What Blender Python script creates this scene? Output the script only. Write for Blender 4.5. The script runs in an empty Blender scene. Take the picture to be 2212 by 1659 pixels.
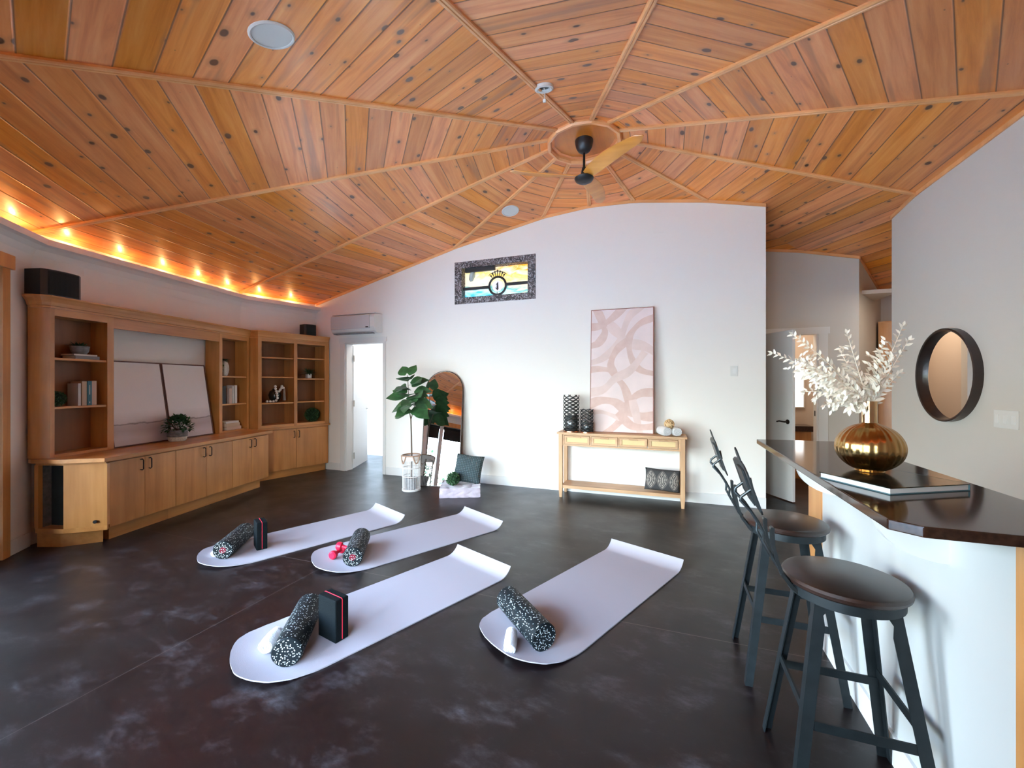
import bpy, bmesh, math, random
from mathutils import Vector, Matrix, noise
PI = math.pi
random.seed(7)
S = bpy.context.scene
C = S.collection
R = math.radians

# ------------------------------------------------------------------ materials
def new_mat(name):
    m = bpy.data.materials.new(name); m.use_nodes = True
    nt = m.node_tree
    return m, nt, nt.nodes['Principled BSDF']

def mat(name, col, rough=.5, metal=0, spec=.5, coat=0, coat_rough=.1, noise_amt=0, noise_scale=8, bump=0, bump_scale=60, emit=None, emit_str=0, sheen=0, trans=0, ior=1.45):
    m, nt, b = new_mat(name)
    b.inputs['Base Color'].default_value = (*col, 1)
    b.inputs['Roughness'].default_value = rough
    b.inputs['Metallic'].default_value = metal
    b.inputs['Specular IOR Level'].default_value = spec
    b.inputs['Coat Weight'].default_value = coat
    b.inputs['Coat Roughness'].default_value = coat_rough
    b.inputs['Transmission Weight'].default_value = trans
    b.inputs['IOR'].default_value = ior
    if sheen: b.inputs['Sheen Weight'].default_value = sheen
    if emit:
        b.inputs['Emission Color'].default_value = (*emit, 1); b.inputs['Emission Strength'].default_value = emit_str
    L = nt.links
    if noise_amt or bump:
        tc = nt.nodes.new('ShaderNodeTexCoord')
    if noise_amt:
        n = nt.nodes.new('ShaderNodeTexNoise'); n.inputs['Scale'].default_value = noise_scale; n.inputs['Detail'].default_value = 5
        L.new(tc.outputs['Object'], n.inputs['Vector'])
        r = nt.nodes.new('ShaderNodeValToRGB')
        r.color_ramp.elements[0].position = .3; r.color_ramp.elements[1].position = .7
        r.color_ramp.elements[0].color = (*[c*(1-noise_amt) for c in col], 1)
        r.color_ramp.elements[1].color = (*[min(1, c*(1+noise_amt)) for c in col], 1)
        L.new(n.outputs['Fac'], r.inputs['Fac']); L.new(r.outputs['Color'], b.inputs['Base Color'])
    if bump:
        n2 = nt.nodes.new('ShaderNodeTexNoise'); n2.inputs['Scale'].default_value = bump_scale; n2.inputs['Detail'].default_value = 4
        L.new(tc.outputs['Object'], n2.inputs['Vector'])
        bp = nt.nodes.new('ShaderNodeBump'); bp.inputs['Strength'].default_value = bump; bp.inputs['Distance'].default_value = .01
        L.new(n2.outputs['Fac'], bp.inputs['Height']); L.new(bp.outputs['Normal'], b.inputs['Normal'])
    return m

def wood(name, c1, c2, c3, axis='z', rough=.35, coat=.25, scale=1.0, knots=False):
    """streaky grain running along the given local axis"""
    m, nt, b = new_mat(name); L = nt.links
    tc = nt.nodes.new('ShaderNodeTexCoord')
    mp = nt.nodes.new('ShaderNodeMapping')
    st = {'x': (.7, 9, 9), 'y': (9, .7, 9), 'z': (9, 9, .7)}[axis]
    mp.inputs['Scale'].default_value = [v*scale for v in st]
    oi = nt.nodes.new('ShaderNodeObjectInfo')
    vm = nt.nodes.new('ShaderNodeVectorMath'); vm.operation = 'ADD'
    ml = nt.nodes.new('ShaderNodeMath'); ml.operation = 'MULTIPLY'; ml.inputs[1].default_value = 27
    L.new(oi.outputs['Random'], ml.inputs[0])
    L.new(tc.outputs['Object'], vm.inputs[0]); L.new(ml.outputs[0], vm.inputs[1])
    L.new(vm.outputs[0], mp.inputs['Vector'])
    n = nt.nodes.new('ShaderNodeTexNoise'); n.inputs['Scale'].default_value = 1.2; n.inputs['Detail'].default_value = 8; n.inputs['Roughness'].default_value = .6
    L.new(mp.outputs[0], n.inputs['Vector'])
    r = nt.nodes.new('ShaderNodeValToRGB')
    e = r.color_ramp.elements
    e[0].position = .25; e[0].color = (*c3, 1); e[1].position = .75; e[1].color = (*c1, 1)
    k = e.new(.5); k.color = (*c2, 1)
    L.new(n.outputs['Fac'], r.inputs['Fac'])
    n3 = nt.nodes.new('ShaderNodeTexNoise'); n3.inputs['Scale'].default_value = 2.5; n3.inputs['Detail'].default_value = 2
    L.new(vm.outputs[0], n3.inputs['Vector'])
    r3 = nt.nodes.new('ShaderNodeMapRange'); r3.inputs[1].default_value = .3; r3.inputs[2].default_value = .7; r3.inputs[3].default_value = .86; r3.inputs[4].default_value = 1.1
    L.new(n3.outputs['Fac'], r3.inputs[0])
    mx = nt.nodes.new('ShaderNodeMix'); mx.data_type = 'RGBA'; mx.blend_type = 'MULTIPLY'; mx.inputs['Factor'].default_value = 1
    L.new(r.outputs['Color'], mx.inputs[6]); L.new(r3.outputs[0], mx.inputs[7])
    L.new(mx.outputs[2], b.inputs['Base Color'])
    b.inputs['Roughness'].default_value = rough
    b.inputs['Coat Weight'].default_value = coat; b.inputs['Coat Roughness'].default_value = .2
    bp = nt.nodes.new('ShaderNodeBump'); bp.inputs['Strength'].default_value = .05; bp.inputs['Distance'].default_value = .005
    L.new(n.outputs['Fac'], bp.inputs['Height']); L.new(bp.outputs['Normal'], b.inputs['Normal'])
    return m

M = {}
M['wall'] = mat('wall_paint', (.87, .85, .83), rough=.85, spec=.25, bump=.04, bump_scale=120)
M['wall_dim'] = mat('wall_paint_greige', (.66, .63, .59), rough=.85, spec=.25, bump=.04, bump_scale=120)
M['trimwhite'] = mat('white_trim', (.80, .80, .80), rough=.45)
M['doorwhite'] = mat('white_door', (.80, .80, .80), rough=.4)
cab = dict(c1=(.68, .31, .090), c2=(.57, .235, .058), c3=(.43, .16, .034))
M['cabz'] = wood('cabinet_maple_vertical', axis='z', **cab)
M['cabx'] = wood('cabinet_maple_horizontal', axis='x', **cab)
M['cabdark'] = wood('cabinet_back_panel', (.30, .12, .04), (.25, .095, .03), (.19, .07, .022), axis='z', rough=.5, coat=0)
M['pale'] = wood('pale_oak', (.66, .42, .24), (.58, .35, .19), (.48, .27, .14), axis='x', rough=.5, coat=0, scale=1.5)
M['palez'] = wood('pale_oak_vertical', (.66, .42, .24), (.58, .35, .19), (.48, .27, .14), axis='z', rough=.5, coat=0, scale=1.5)
M['orange'] = wood('orange_fir', (.72, .36, .13), (.62, .28, .09), (.50, .20, .06), axis='z', rough=.35)
M['orangex'] = wood('orange_fir_batten', (.88, .44, .19), (.80, .37, .145), (.70, .30, .10), axis='x', rough=.35)
M['blade'] = wood('fan_blade_wood', (.86, .38, .075), (.78, .31, .05), (.66, .24, .035), axis='x', rough=.3, coat=.4)
M['walnut'] = wood('dark_walnut', (.040, .016, .009), (.025, .010, .006), (.014, .006, .004), axis='x', rough=.38, coat=.25)
M['steel'] = mat('dark_gunmetal', (.013, .018, .021), rough=.45, metal=.3, noise_amt=.25, noise_scale=20)
M['steel2'] = mat('brushed_grey_steel', (.06, .068, .072), rough=.35, metal=.8)
M['black'] = mat('black_plastic', (.012, .012, .013), rough=.4)
M['blackcloth'] = mat('black_speaker_cloth', (.006, .008, .009), rough=.9, bump=.3, bump_scale=300)
M['bronze'] = mat('dark_bronze', (.05, .035, .03), rough=.35, metal=.8)
M['nickel'] = mat('satin_nickel', (.55, .52, .48), rough=.3, metal=1)
M['mirror'] = mat('mirror_glass', (.92, .92, .92), rough=.005, metal=1)
M['white'] = mat('white_plastic', (.75, .75, .74), rough=.4)
M['towel'] = mat('white_terry', (.70, .70, .72), rough=.95, spec=.1, bump=.5, bump_scale=220, sheen=.3)
M['matfoam'] = mat('pale_mat_rubber', (.375, .345, .375), rough=.75, spec=.25, bump=.15, bump_scale=350)
M['blockfoam'] = mat('black_foam', (.004, .006, .007), rough=.85, spec=.12, bump=.3, bump_scale=250)
M['redline'] = mat('red_stripe', (.75, .03, .06), rough=.5)
M['pink'] = mat('pink_red_vinyl', (.62, .012, .045), rough=.35, spec=.5)
M['leaf'] = mat('dark_green_leaf', (.035, .10, .035), rough=.45, noise_amt=.4, noise_scale=12)
M['leaf2'] = mat('bushy_green_leaf', (.03, .09, .03), rough=.6, noise_amt=.4, noise_scale=30)
M['bark'] = mat('brown_bark', (.10, .065, .045), rough=.8, bump=.4, bump_scale=60)
M['dried'] = mat('cream_dried_leaf', (.93, .85, .73), rough=.7, sheen=.3)
M['paper'] = mat('book_pages', (.80, .74, .64), rough=.8)
M['bookwhite'] = mat('white_book', (.62, .60, .58), rough=.6)
M['bookpink'] = mat('pinkish_tan_book', (.56, .40, .32), rough=.6)
M['booktan'] = mat('tan_book', (.52, .38, .27), rough=.6)
M['bookteal'] = mat('teal_book', (.02, .12, .17), rough=.5)
M['bookblack'] = mat('charcoal_book', (.02, .022, .024), rough=.5)
M['bookgrey'] = mat('grey_book', (.20, .20, .22), rough=.5)
M['stone'] = mat('grey_concrete_pot', (.22, .22, .23), rough=.8, noise_amt=.25, noise_scale=30)
M['ceramic'] = mat('speckled_cream_ceramic', (.60, .56, .50), rough=.6, noise_amt=.2, noise_scale=80)
M['bead'] = mat('white_wooden_bead', (.75, .71, .68), rough=.5)
M['copper'] = mat('copper', (.70, .32, .18), rough=.3, metal=1)
M['ironblack'] = mat('blackened_iron', (.03, .03, .032), rough=.45, metal=.5)
M['rope'] = mat('tan_rope', (.38, .24, .17), rough=.9, bump=.5, bump_scale=150)
M['whitewash'] = mat('whitewashed_rattan', (.66, .62, .60), rough=.8)
M['rattan'] = mat('natural_rattan', (.68, .46, .25), rough=.7)
M['lav'] = mat('lavender_grey_velvet', (.44, .37, .42), rough=.9, sheen=.5, noise_amt=.15, noise_scale=15)
M['darkwindow'] = mat('black_roller_shade', (.01, .012, .014), rough=.8)
M['patio'] = mat('patio_stone', (.62, .60, .56), rough=.9, noise_amt=.2, noise_scale=3)
M['counter'] = mat('dark_brown_quartz', (.040, .017, .011), rough=.09, spec=.5, noise_amt=.35, noise_scale=60)
M['teal_cloth'] = None

def link(nt, a, b): nt.links.new(a, b)

# knotty pine boards, uv.x along the board, uv.y across the boards (metres)
def pine():
    m, nt, b = new_mat('knotty_pine_boards'); N = nt.nodes; L = nt.links
    def node(t, **k):
        n = N.new(t)
        for a, v in k.items(): setattr(n, a, v)
        return n
    def mth(op, a, bb=None, c=None):
        n = node('ShaderNodeMath', operation=op)
        for i, v in enumerate((a, bb, c)):
            if v is None: continue
            if isinstance(v, (int, float)): n.inputs[i].default_value = v
            else: L.new(v, n.inputs[i])
        return n.outputs[0]
    tc = node('ShaderNodeTexCoord'); sp = node('ShaderNodeSeparateXYZ'); L.new(tc.outputs['UV'], sp.inputs[0])
    x, y = sp.outputs[0], sp.outputs[1]
    W = .165
    yy = mth('DIVIDE', y, W); row = mth('FLOOR', yy); fr = mth('FRACT', yy)
    wn = node('ShaderNodeTexWhiteNoise', noise_dimensions='1D'); L.new(row, wn.inputs['W'])
    rnd = wn.outputs['Value']
    wn2 = node('ShaderNodeTexWhiteNoise', noise_dimensions='1D'); L.new(mth('ADD', row, 313.7), wn2.inputs['W'])
    # grain
    cx = mth('ADD', mth('MULTIPLY', x, .9), mth('MULTIPLY', rnd, 40))
    cb = node('ShaderNodeCombineXYZ'); L.new(cx, cb.inputs[0]); L.new(mth('MULTIPLY', y, 13), cb.inputs[1]); L.new(row, cb.inputs[2])
    ng = node('ShaderNodeTexNoise'); ng.inputs['Scale'].default_value = 1.4; ng.inputs['Detail'].default_value = 7; ng.inputs['Roughness'].default_value = .62; ng.inputs['Distortion'].default_value = .5
    L.new(cb.outputs[0], ng.inputs['Vector'])
    # fine tone ramp
    cr = node('ShaderNodeValToRGB'); e = cr.color_ramp.elements
    e[0].position = .22; e[0].color = (.56, .17, .048, 1)
    e[1].position = .74; e[1].color = (.90, .41, .155, 1)
    k = e.new(.5); k.color = (.80, .305, .098, 1)
    L.new(ng.outputs['Fac'], cr.inputs['Fac'])
    # per board tone
    tone = mth('ADD', mth('MULTIPLY', rnd, .30), .84)
    hs = node('ShaderNodeHueSaturation'); L.new(cr.outputs['Color'], hs.inputs['Color']); L.new(tone, hs.inputs['Value'])
    L.new(mth('ADD', mth('MULTIPLY', wn2.outputs['Value'], .14), .98), hs.inputs['Saturation'])
    L.new(mth('ADD', mth('MULTIPLY', wn2.outputs['Value'], .007), .493), hs.inputs['Hue'])
    # long dark heartwood streaks
    cb2 = node('ShaderNodeCombineXYZ'); L.new(mth('ADD', mth('MULTIPLY', x, .55), mth('MULTIPLY', rnd, 71)), cb2.inputs[0]); L.new(mth('MULTIPLY', y, 7), cb2.inputs[1]); L.new(row, cb2.inputs[2])
    n2 = node('ShaderNodeTexNoise'); n2.inputs['Scale'].default_value = 1.3; n2.inputs['Detail'].default_value = 3; L.new(cb2.outputs[0], n2.inputs['Vector'])
    st = node('ShaderNodeMapRange'); st.inputs[1].default_value = .60; st.inputs[2].default_value = .70; st.inputs[3].default_value = 0; st.inputs[4].default_value = .55
    L.new(n2.outputs['Fac'], st.inputs[0])
    mx = node('ShaderNodeMix', data_type='RGBA'); L.new(st.outputs[0], mx.inputs['Factor']); L.new(hs.outputs[0], mx.inputs[6]); mx.inputs[7].default_value = (.34, .13, .06, 1)
    # knots: distorted voronoi cells, size random per cell
    dn = node('ShaderNodeTexNoise'); dn.inputs['Scale'].default_value = 9; L.new(tc.outputs['UV'], dn.inputs['Vector'])
    cb3 = node('ShaderNodeCombineXYZ')
    L.new(mth('ADD', mth('MULTIPLY', x, 3.3), mth('ADD', mth('MULTIPLY', rnd, 33), mth('MULTIPLY', dn.outputs['Fac'], .12))), cb3.inputs[0])
    L.new(mth('MULTIPLY', y, 5.6), cb3.inputs[1])
    vo = node('ShaderNodeTexVoronoi', voronoi_dimensions='2D'); vo.inputs['Scale'].default_value = 1.0; vo.inputs['Randomness'].default_value = 1
    L.new(cb3.outputs[0], vo.inputs['Vector'])
    sc = node('ShaderNodeSeparateColor'); L.new(vo.outputs['Color'], sc.inputs[0])
    rad = mth('MULTIPLY', mth('POWER', sc.outputs[0], 1.7), .115)
    q = mth('SUBTRACT', rad, vo.outputs['Distance'])
    kn = node('ShaderNodeMapRange'); kn.inputs[1].default_value = -.012; kn.inputs[2].default_value = .022; L.new(q, kn.inputs[0])
    halo = node('ShaderNodeMapRange'); halo.inputs[1].default_value = -.13; halo.inputs[2].default_value = 0; halo.inputs[4].default_value = .45; L.new(q, halo.inputs[0])
    hmask = mth('MULTIPLY', halo.outputs[0], mth('GREATER_THAN', rad, .02))
    mh = node('ShaderNodeMix', data_type='RGBA'); L.new(hmask, mh.inputs['Factor']); L.new(mx.outputs[2], mh.inputs[6]); mh.inputs[7].default_value = (.44, .17, .06, 1)
    mk = node('ShaderNodeMix', data_type='RGBA'); L.new(mth('MULTIPLY', kn.outputs[0], .9), mk.inputs['Factor']); L.new(mh.outputs[2], mk.inputs[6]); mk.inputs[7].default_value = (.085, .035, .022, 1)
    # joints
    ed = mth('MINIMUM', fr, mth('SUBTRACT', 1, fr))
    jm = node('ShaderNodeMapRange'); jm.inputs[1].default_value = .012; jm.inputs[2].default_value = .03; jm.inputs[3].default_value = .85; jm.inputs[4].default_value = 0; L.new(ed, jm.inputs[0])
    mj = node('ShaderNodeMix', data_type='RGBA'); L.new(jm.outputs[0], mj.inputs['Factor']); L.new(mk.outputs[2], mj.inputs[6]); mj.inputs[7].default_value = (.16, .055, .022, 1)
    L.new(mj.outputs[2], b.inputs['Base Color'])
    gr = node('ShaderNodeMapRange'); gr.inputs[1].default_value = 0; gr.inputs[2].default_value = .05; L.new(ed, gr.inputs[0])
    bp = node('ShaderNodeBump'); bp.inputs['Strength'].default_value = .6; bp.inputs['Distance'].default_value = .006; L.new(gr.outputs[0], bp.inputs['Height'])
    L.new(bp.outputs[0], b.inputs['Normal'])
    b.inputs['Roughness'].default_value = .42
    b.inputs['Coat Weight'].default_value = .35; b.inputs['Coat Roughness'].default_value = .22
    return m
M['pine'] = pine()

def concrete():
    m, nt, b = new_mat('stained_concrete'); N = nt.nodes; L = nt.links
    tc = N.new('ShaderNodeTexCoord')
    a = N.new('ShaderNodeTexNoise'); a.inputs['Scale'].default_value = 2.9; a.inputs['Detail'].default_value = 12; a.inputs['Roughness'].default_value = .76; a.inputs['Distortion'].default_value = .0
    mpf = N.new('ShaderNodeMapping'); mpf.inputs['Rotation'].default_value = (0, 0, .5); mpf.inputs['Scale'].default_value = (1.1, 2.0, 1)
    L.new(tc.outputs['Object'], mpf.inputs['Vector']); L.new(mpf.outputs[0], a.inputs['Vector'])
    r = N.new('ShaderNodeValToRGB'); e = r.color_ramp.elements
    e[0].position = .30; e[0].color = (.003, .0013, .0014, 1); e[1].position = .74; e[1].color = (.075, .072, .080, 1)
    k = e.new(.52); k.color = (.0075, .0036, .0040, 1); k = e.new(.60); k.color = (.024, .018, .020, 1)
    L.new(a.outputs['Fac'], r.inputs['Fac'])
    # control joint lines and scattered specks
    sp = N.new('ShaderNodeSeparateXYZ'); L.new(tc.outputs['Object'], sp.inputs[0])
    def line(out, v, w):
        s1 = N.new('ShaderNodeMath'); s1.operation = 'SUBTRACT'; L.new(out, s1.inputs[0]); s1.inputs[1].default_value = v
        s2 = N.new('ShaderNodeMath'); s2.operation = 'ABSOLUTE'; L.new(s1.outputs[0], s2.inputs[0])
        s3 = N.new('ShaderNodeMath'); s3.operation = 'LESS_THAN'; L.new(s2.outputs[0], s3.inputs[0]); s3.inputs[1].default_value = w
        return s3.outputs[0]
    l1 = line(sp.outputs[1], 2.51, .0025); l2 = line(sp.outputs[0], -2.45, .0015)
    ad = N.new('ShaderNodeMath'); ad.operation = 'MAXIMUM'; L.new(l1, ad.inputs[0]); L.new(l2, ad.inputs[1])
    h = N.new('ShaderNodeMath'); h.operation = 'MULTIPLY'; L.new(ad.outputs[0], h.inputs[0]); h.inputs[1].default_value = .55
    mx = N.new('ShaderNodeMix'); mx.data_type = 'RGBA'; L.new(h.outputs[0], mx.inputs['Factor']); L.new(r.outputs['Color'], mx.inputs[6]); mx.inputs[7].default_value = (.16, .12, .11, 1)
    L.new(mx.outputs[2], b.inputs['Base Color'])
    rr = N.new('ShaderNodeMapRange'); rr.inputs[1].default_value = .3; rr.inputs[2].default_value = .7; rr.inputs[3].default_value = .36; rr.inputs[4].default_value = .52
    n2 = N.new('ShaderNodeTexNoise'); n2.inputs['Scale'].default_value = 3.1; n2.inputs['Detail'].default_value = 8
    L.new(tc.outputs['Object'], n2.inputs['Vector']); L.new(n2.outputs['Fac'], rr.inputs[0]); L.new(rr.outputs[0], b.inputs['Roughness'])
    bp = N.new('ShaderNodeBump'); b.inputs['Specular IOR Level'].default_value = .18
    b.inputs['Coat Weight'].default_value = .45; b.inputs['Coat Roughness'].default_value = .33; b.inputs['Coat IOR'].default_value = 1.5
    return m
M['concrete'] = concrete()

def speckle(name, base=(.004, .007, .009), core=False):
    m, nt, b = new_mat(name); N = nt.nodes; L = nt.links
    tc = N.new('ShaderNodeTexCoord')
    v = N.new('ShaderNodeTexVoronoi'); v.inputs['Scale'].default_value = 125; L.new(tc.outputs['Object'], v.inputs['Vector'])
    sc = N.new('ShaderNodeSeparateColor'); L.new(v.outputs['Color'], sc.inputs[0])
    g = N.new('ShaderNodeMath'); g.operation = 'GREATER_THAN'; g.inputs[1].default_value = .60; L.new(sc.outputs[0], g.inputs[0])
    t = N.new('ShaderNodeMath'); t.operation = 'LESS_THAN'; t.inputs[1].default_value = .34; L.new(v.outputs['Distance'], t.inputs[0])
    mm = N.new('ShaderNodeMath'); mm.operation = 'MULTIPLY'; L.new(g.outputs[0], mm.inputs[0]); L.new(t.outputs[0], mm.inputs[1])
    mx = N.new('ShaderNodeMix'); mx.data_type = 'RGBA'; L.new(mm.outputs[0], mx.inputs['Factor']); mx.inputs[6].default_value = (*base, 1); mx.inputs[7].default_value = (.62, .68, .68, 1)
    L.new(mx.outputs[2], b.inputs['Base Color']); b.inputs['Roughness'].default_value = .55; b.inputs['Specular IOR Level'].default_value = .2
    return m
M['speckle'] = speckle('speckled_black_foam')
M['speckle_red'] = speckle('speckled_red_foam', (.16, .008, .02))

def rib_cloth():
    m, nt, b = new_mat('teal_ribbed_cloth'); N = nt.nodes; L = nt.links
    tc = N.new('ShaderNodeTexCoord')
    w = N.new('ShaderNodeTexWave'); w.inputs['Scale'].default_value = 14; w.bands_direction = 'X'; w.inputs['Distortion'].default_value = .6
    w2 = N.new('ShaderNodeTexWave'); w2.inputs['Scale'].default_value = 14; w2.bands_direction = 'Z'
    L.new(tc.outputs['Object'], w.inputs['Vector']); L.new(tc.outputs['Object'], w2.inputs['Vector'])
    mu = N.new('ShaderNodeMath'); mu.operation = 'MULTIPLY'; L.new(w.outputs['Fac'], mu.inputs[0]); L.new(w2.outputs['Fac'], mu.inputs[1])
    r = N.new('ShaderNodeValToRGB'); r.color_ramp.elements[0].color = (.035, .055, .062, 1); r.color_ramp.elements[1].color = (.13, .17, .18, 1)
    L.new(mu.outputs[0], r.inputs['Fac']); L.new(r.outputs['Color'], b.inputs['Base Color']); b.inputs['Roughness'].default_value = .95
    bp = N.new('ShaderNodeBump'); bp.inputs['Strength'].default_value = .8; bp.inputs['Distance'].default_value = .01; L.new(mu.outputs[0], bp.inputs['Height']); L.new(bp.outputs[0], b.inputs['Normal'])
    return m
M['teal_cloth'] = rib_cloth()

def damask():
    m, nt, b = new_mat('charcoal_medallion_weave'); N = nt.nodes; L = nt.links
    tc = N.new('ShaderNodeTexCoord'); sp = N.new('ShaderNodeSeparateXYZ'); L.new(tc.outputs['Object'], sp.inputs[0])
    def mth(op, a, bb=None):
        n = N.new('ShaderNodeMath'); n.operation = op
        for i, v in enumerate((a, bb)):
            if v is None: continue
            if isinstance(v, (int, float)): n.inputs[i].default_value = v
            else: L.new(v, n.inputs[i])
        return n.outputs[0]
    x, z = sp.outputs[0], sp.outputs[2]
    P = .128
    fx = mth('SUBTRACT', mth('FRACT', mth('ADD', mth('DIVIDE', x, P), .5)), .5)     # -0.5..0.5 inside a medallion
    fz = mth('DIVIDE', mth('SUBTRACT', z, .125), .19)
    dd = mth('ADD', mth('ABSOLUTE', mth('MULTIPLY', fx, 1.1)), mth('MULTIPLY', mth('MULTIPLY', fz, fz), 1.6))
    rings = mth('SINE', mth('MULTIPLY', dd, 42))
    lob = mth('SINE', mth('MULTIPLY', mth('ARCTAN2', fz, fx), 8))
    v = mth('ADD', rings, mth('MULTIPLY', lob, .6))
    edge = mth('ABSOLUTE', mth('SUBTRACT', dd, .47))
    inside = mth('LESS_THAN', dd, .45)
    pat = mth('MULTIPLY', mth('GREATER_THAN', v, .1), inside)
    border = mth('LESS_THAN', mth('ABSOLUTE', mth('SUBTRACT', edge, .045)), .012)
    tot = mth('MAXIMUM', pat, mth('MULTIPLY', border, .7))
    mx = N.new('ShaderNodeMix'); mx.data_type = 'RGBA'; L.new(mth('MULTIPLY', tot, .85), mx.inputs['Factor']); mx.inputs[6].default_value = (.055, .055, .058, 1); mx.inputs[7].default_value = (.42, .38, .34, 1)
    L.new(mx.outputs[2], b.inputs['Base Color']); b.inputs['Roughness'].default_value = .95
    return m
M['damask'] = damask()

def cane():
    m, nt, b = new_mat('woven_cane'); N = nt.nodes; L = nt.links
    tc = N.new('ShaderNodeTexCoord')
    c = N.new('ShaderNodeTexChecker'); c.inputs['Scale'].default_value = 270; c.inputs['Color1'].default_value = (.86, .68, .38, 1); c.inputs['Color2'].default_value = (.62, .43, .19, 1)
    L.new(tc.outputs['Object'], c.inputs['Vector']); L.new(c.outputs['Color'], b.inputs['Base Color']); b.inputs['Roughness'].default_value = .7
    return m
M['cane'] = cane()

def gold():
    m, nt, b = new_mat('brushed_gold'); N = nt.nodes; L = nt.links
    b.inputs['Base Color'].default_value = (.52, .32, .12, 1); b.inputs['Metallic'].default_value = 1; b.inputs['Roughness'].default_value = .24
    b.inputs['Anisotropic'].default_value = .6
    return m
M['gold'] = gold()
M['goldneck'] = mat('polished_gold', (.78, .55, .30), rough=.14, metal=1)

def canvas_landscape():
    m, nt, b = new_mat('hazy_landscape_canvas'); N = nt.nodes; L = nt.links
    tc = N.new('ShaderNodeTexCoord'); sp = N.new('ShaderNodeSeparateXYZ'); L.new(tc.outputs['Object'], sp.inputs[0])
    n = N.new('ShaderNodeTexNoise'); n.inputs['Scale'].default_value = 5; n.inputs['Detail'].default_value = 8; L.new(tc.outputs['Object'], n.inputs['Vector'])
    a = N.new('ShaderNodeMath'); a.operation = 'MULTIPLY_ADD'; L.new(n.outputs['Fac'], a.inputs[0]); a.inputs[1].default_value = .09; L.new(sp.outputs[2], a.inputs[2])
    r = N.new('ShaderNodeValToRGB'); e = r.color_ramp.elements
    e[0].position = 0; e[0].color = (.55, .50, .53, 1); e[1].position = 1; e[1].color = (.80, .79, .79, 1)
    for p, c in ((.12, (.60, .55, .60)), (.20, (.48, .42, .44)), (.262, (.52, .47, .49)), (.272, (.22, .19, .20)), (.285, (.66, .63, .66)), (.40, (.80, .78, .82))):
        k = e.new(p); k.color = (*c, 1)
    L.new(a.outputs[0], r.inputs['Fac'])
    n2 = N.new('ShaderNodeTexNoise'); n2.inputs['Scale'].default_value = 3; n2.inputs['Detail'].default_value = 3; L.new(tc.outputs['Object'], n2.inputs['Vector'])
    mx = N.new('ShaderNodeMix'); mx.data_type = 'RGBA'; mx.inputs['Factor'].default_value = .15; L.new(r.outputs['Color'], mx.inputs[6]); L.new(n2.outputs['Color'], mx.inputs[7])
    mx.blend_type = 'SOFT_LIGHT'
    L.new(mx.outputs[2], b.inputs['Base Color']); b.inputs['Roughness'].default_value = .8
    return m
M['landscape'] = canvas_landscape()

def stained():
    m, nt, b = new_mat('painted_backlit_glass'); N = nt.nodes; L = nt.links
    tc = N.new('ShaderNodeTexCoord'); sp = N.new('ShaderNodeSeparateXYZ'); L.new(tc.outputs['Object'], sp.inputs[0])
    n = N.new('ShaderNodeTexNoise'); n.inputs['Scale'].default_value = 3.2; n.inputs['Detail'].default_value = 6; n.inputs['Distortion'].default_value = 1.6
    mp = N.new('ShaderNodeMapping'); mp.inputs['Scale'].default_value = (.8, 1, 2.2); L.new(tc.outputs['Object'], mp.inputs[0]); L.new(mp.outputs[0], n.inputs['Vector'])
    a = N.new('ShaderNodeMath'); a.operation = 'MULTIPLY_ADD'; L.new(n.outputs['Fac'], a.inputs[0]); a.inputs[1].default_value = .35; L.new(sp.outputs[2], a.inputs[2])
    a2 = N.new('ShaderNodeMath'); a2.operation = 'MULTIPLY_ADD'; L.new(sp.outputs[0], a2.inputs[0]); a2.inputs[1].default_value = .16; L.new(a.outputs[0], a2.inputs[2])
    r = N.new('ShaderNodeValToRGB'); e = r.color_ramp.elements
    e[0].position = .08; e[0].color = (.75, .85, .75, 1); e[1].position = .74; e[1].color = (.95, .36, .02, 1)
    for p, c in ((.18, (.02, .42, .55)), (.25, (.05, .50, .62)), (.31, (.70, .88, .86)), (.36, (.10, .45, .42)), (.41, (.85, .72, .52)), (.50, (.95, .85, .50)), (.58, (.95, .62, .10)), (.66, (.90, .85, .60))):
        k = e.new(p); k.color = (*c, 1)
    L.new(a2.outputs[0], r.inputs['Fac']); L.new(r.outputs['Color'], b.inputs['Base Color'])
    L.new(r.outputs['Color'], b.inputs['Emission Color']); b.inputs['Emission Strength'].default_value = .55; b.inputs['Roughness'].default_value = .3
    return m
M['stained'] = stained()
def artframe():
    m, nt, b = new_mat('rusted_silver_metal'); N = nt.nodes; L = nt.links
    tc = N.new('ShaderNodeTexCoord')
    n = N.new('ShaderNodeTexNoise'); n.inputs['Scale'].default_value = 26; n.inputs['Detail'].default_value = 5; n.inputs['Distortion'].default_value = 2; L.new(tc.outputs['Object'], n.inputs['Vector'])
    r = N.new('ShaderNodeValToRGB'); e = r.color_ramp.elements
    e[0].position = .42; e[0].color = (.02, .022, .024, 1); e[1].position = .62; e[1].color = (.36, .35, .37, 1); k = e.new(.52); k.color = (.13, .09, .085, 1)
    L.new(n.outputs['Fac'], r.inputs['Fac']); L.new(r.outputs['Color'], b.inputs['Base Color']); b.inputs['Roughness'].default_value = .5; b.inputs['Metallic'].default_value = .3
    bp = N.new('ShaderNodeBump'); bp.inputs['Strength'].default_value = .6; L.new(n.outputs['Fac'], bp.inputs['Height']); bp.inputs['Distance'].default_value = .01; L.new(bp.outputs[0], b.inputs['Normal'])
    return m
M['artframe'] = artframe()

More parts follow.
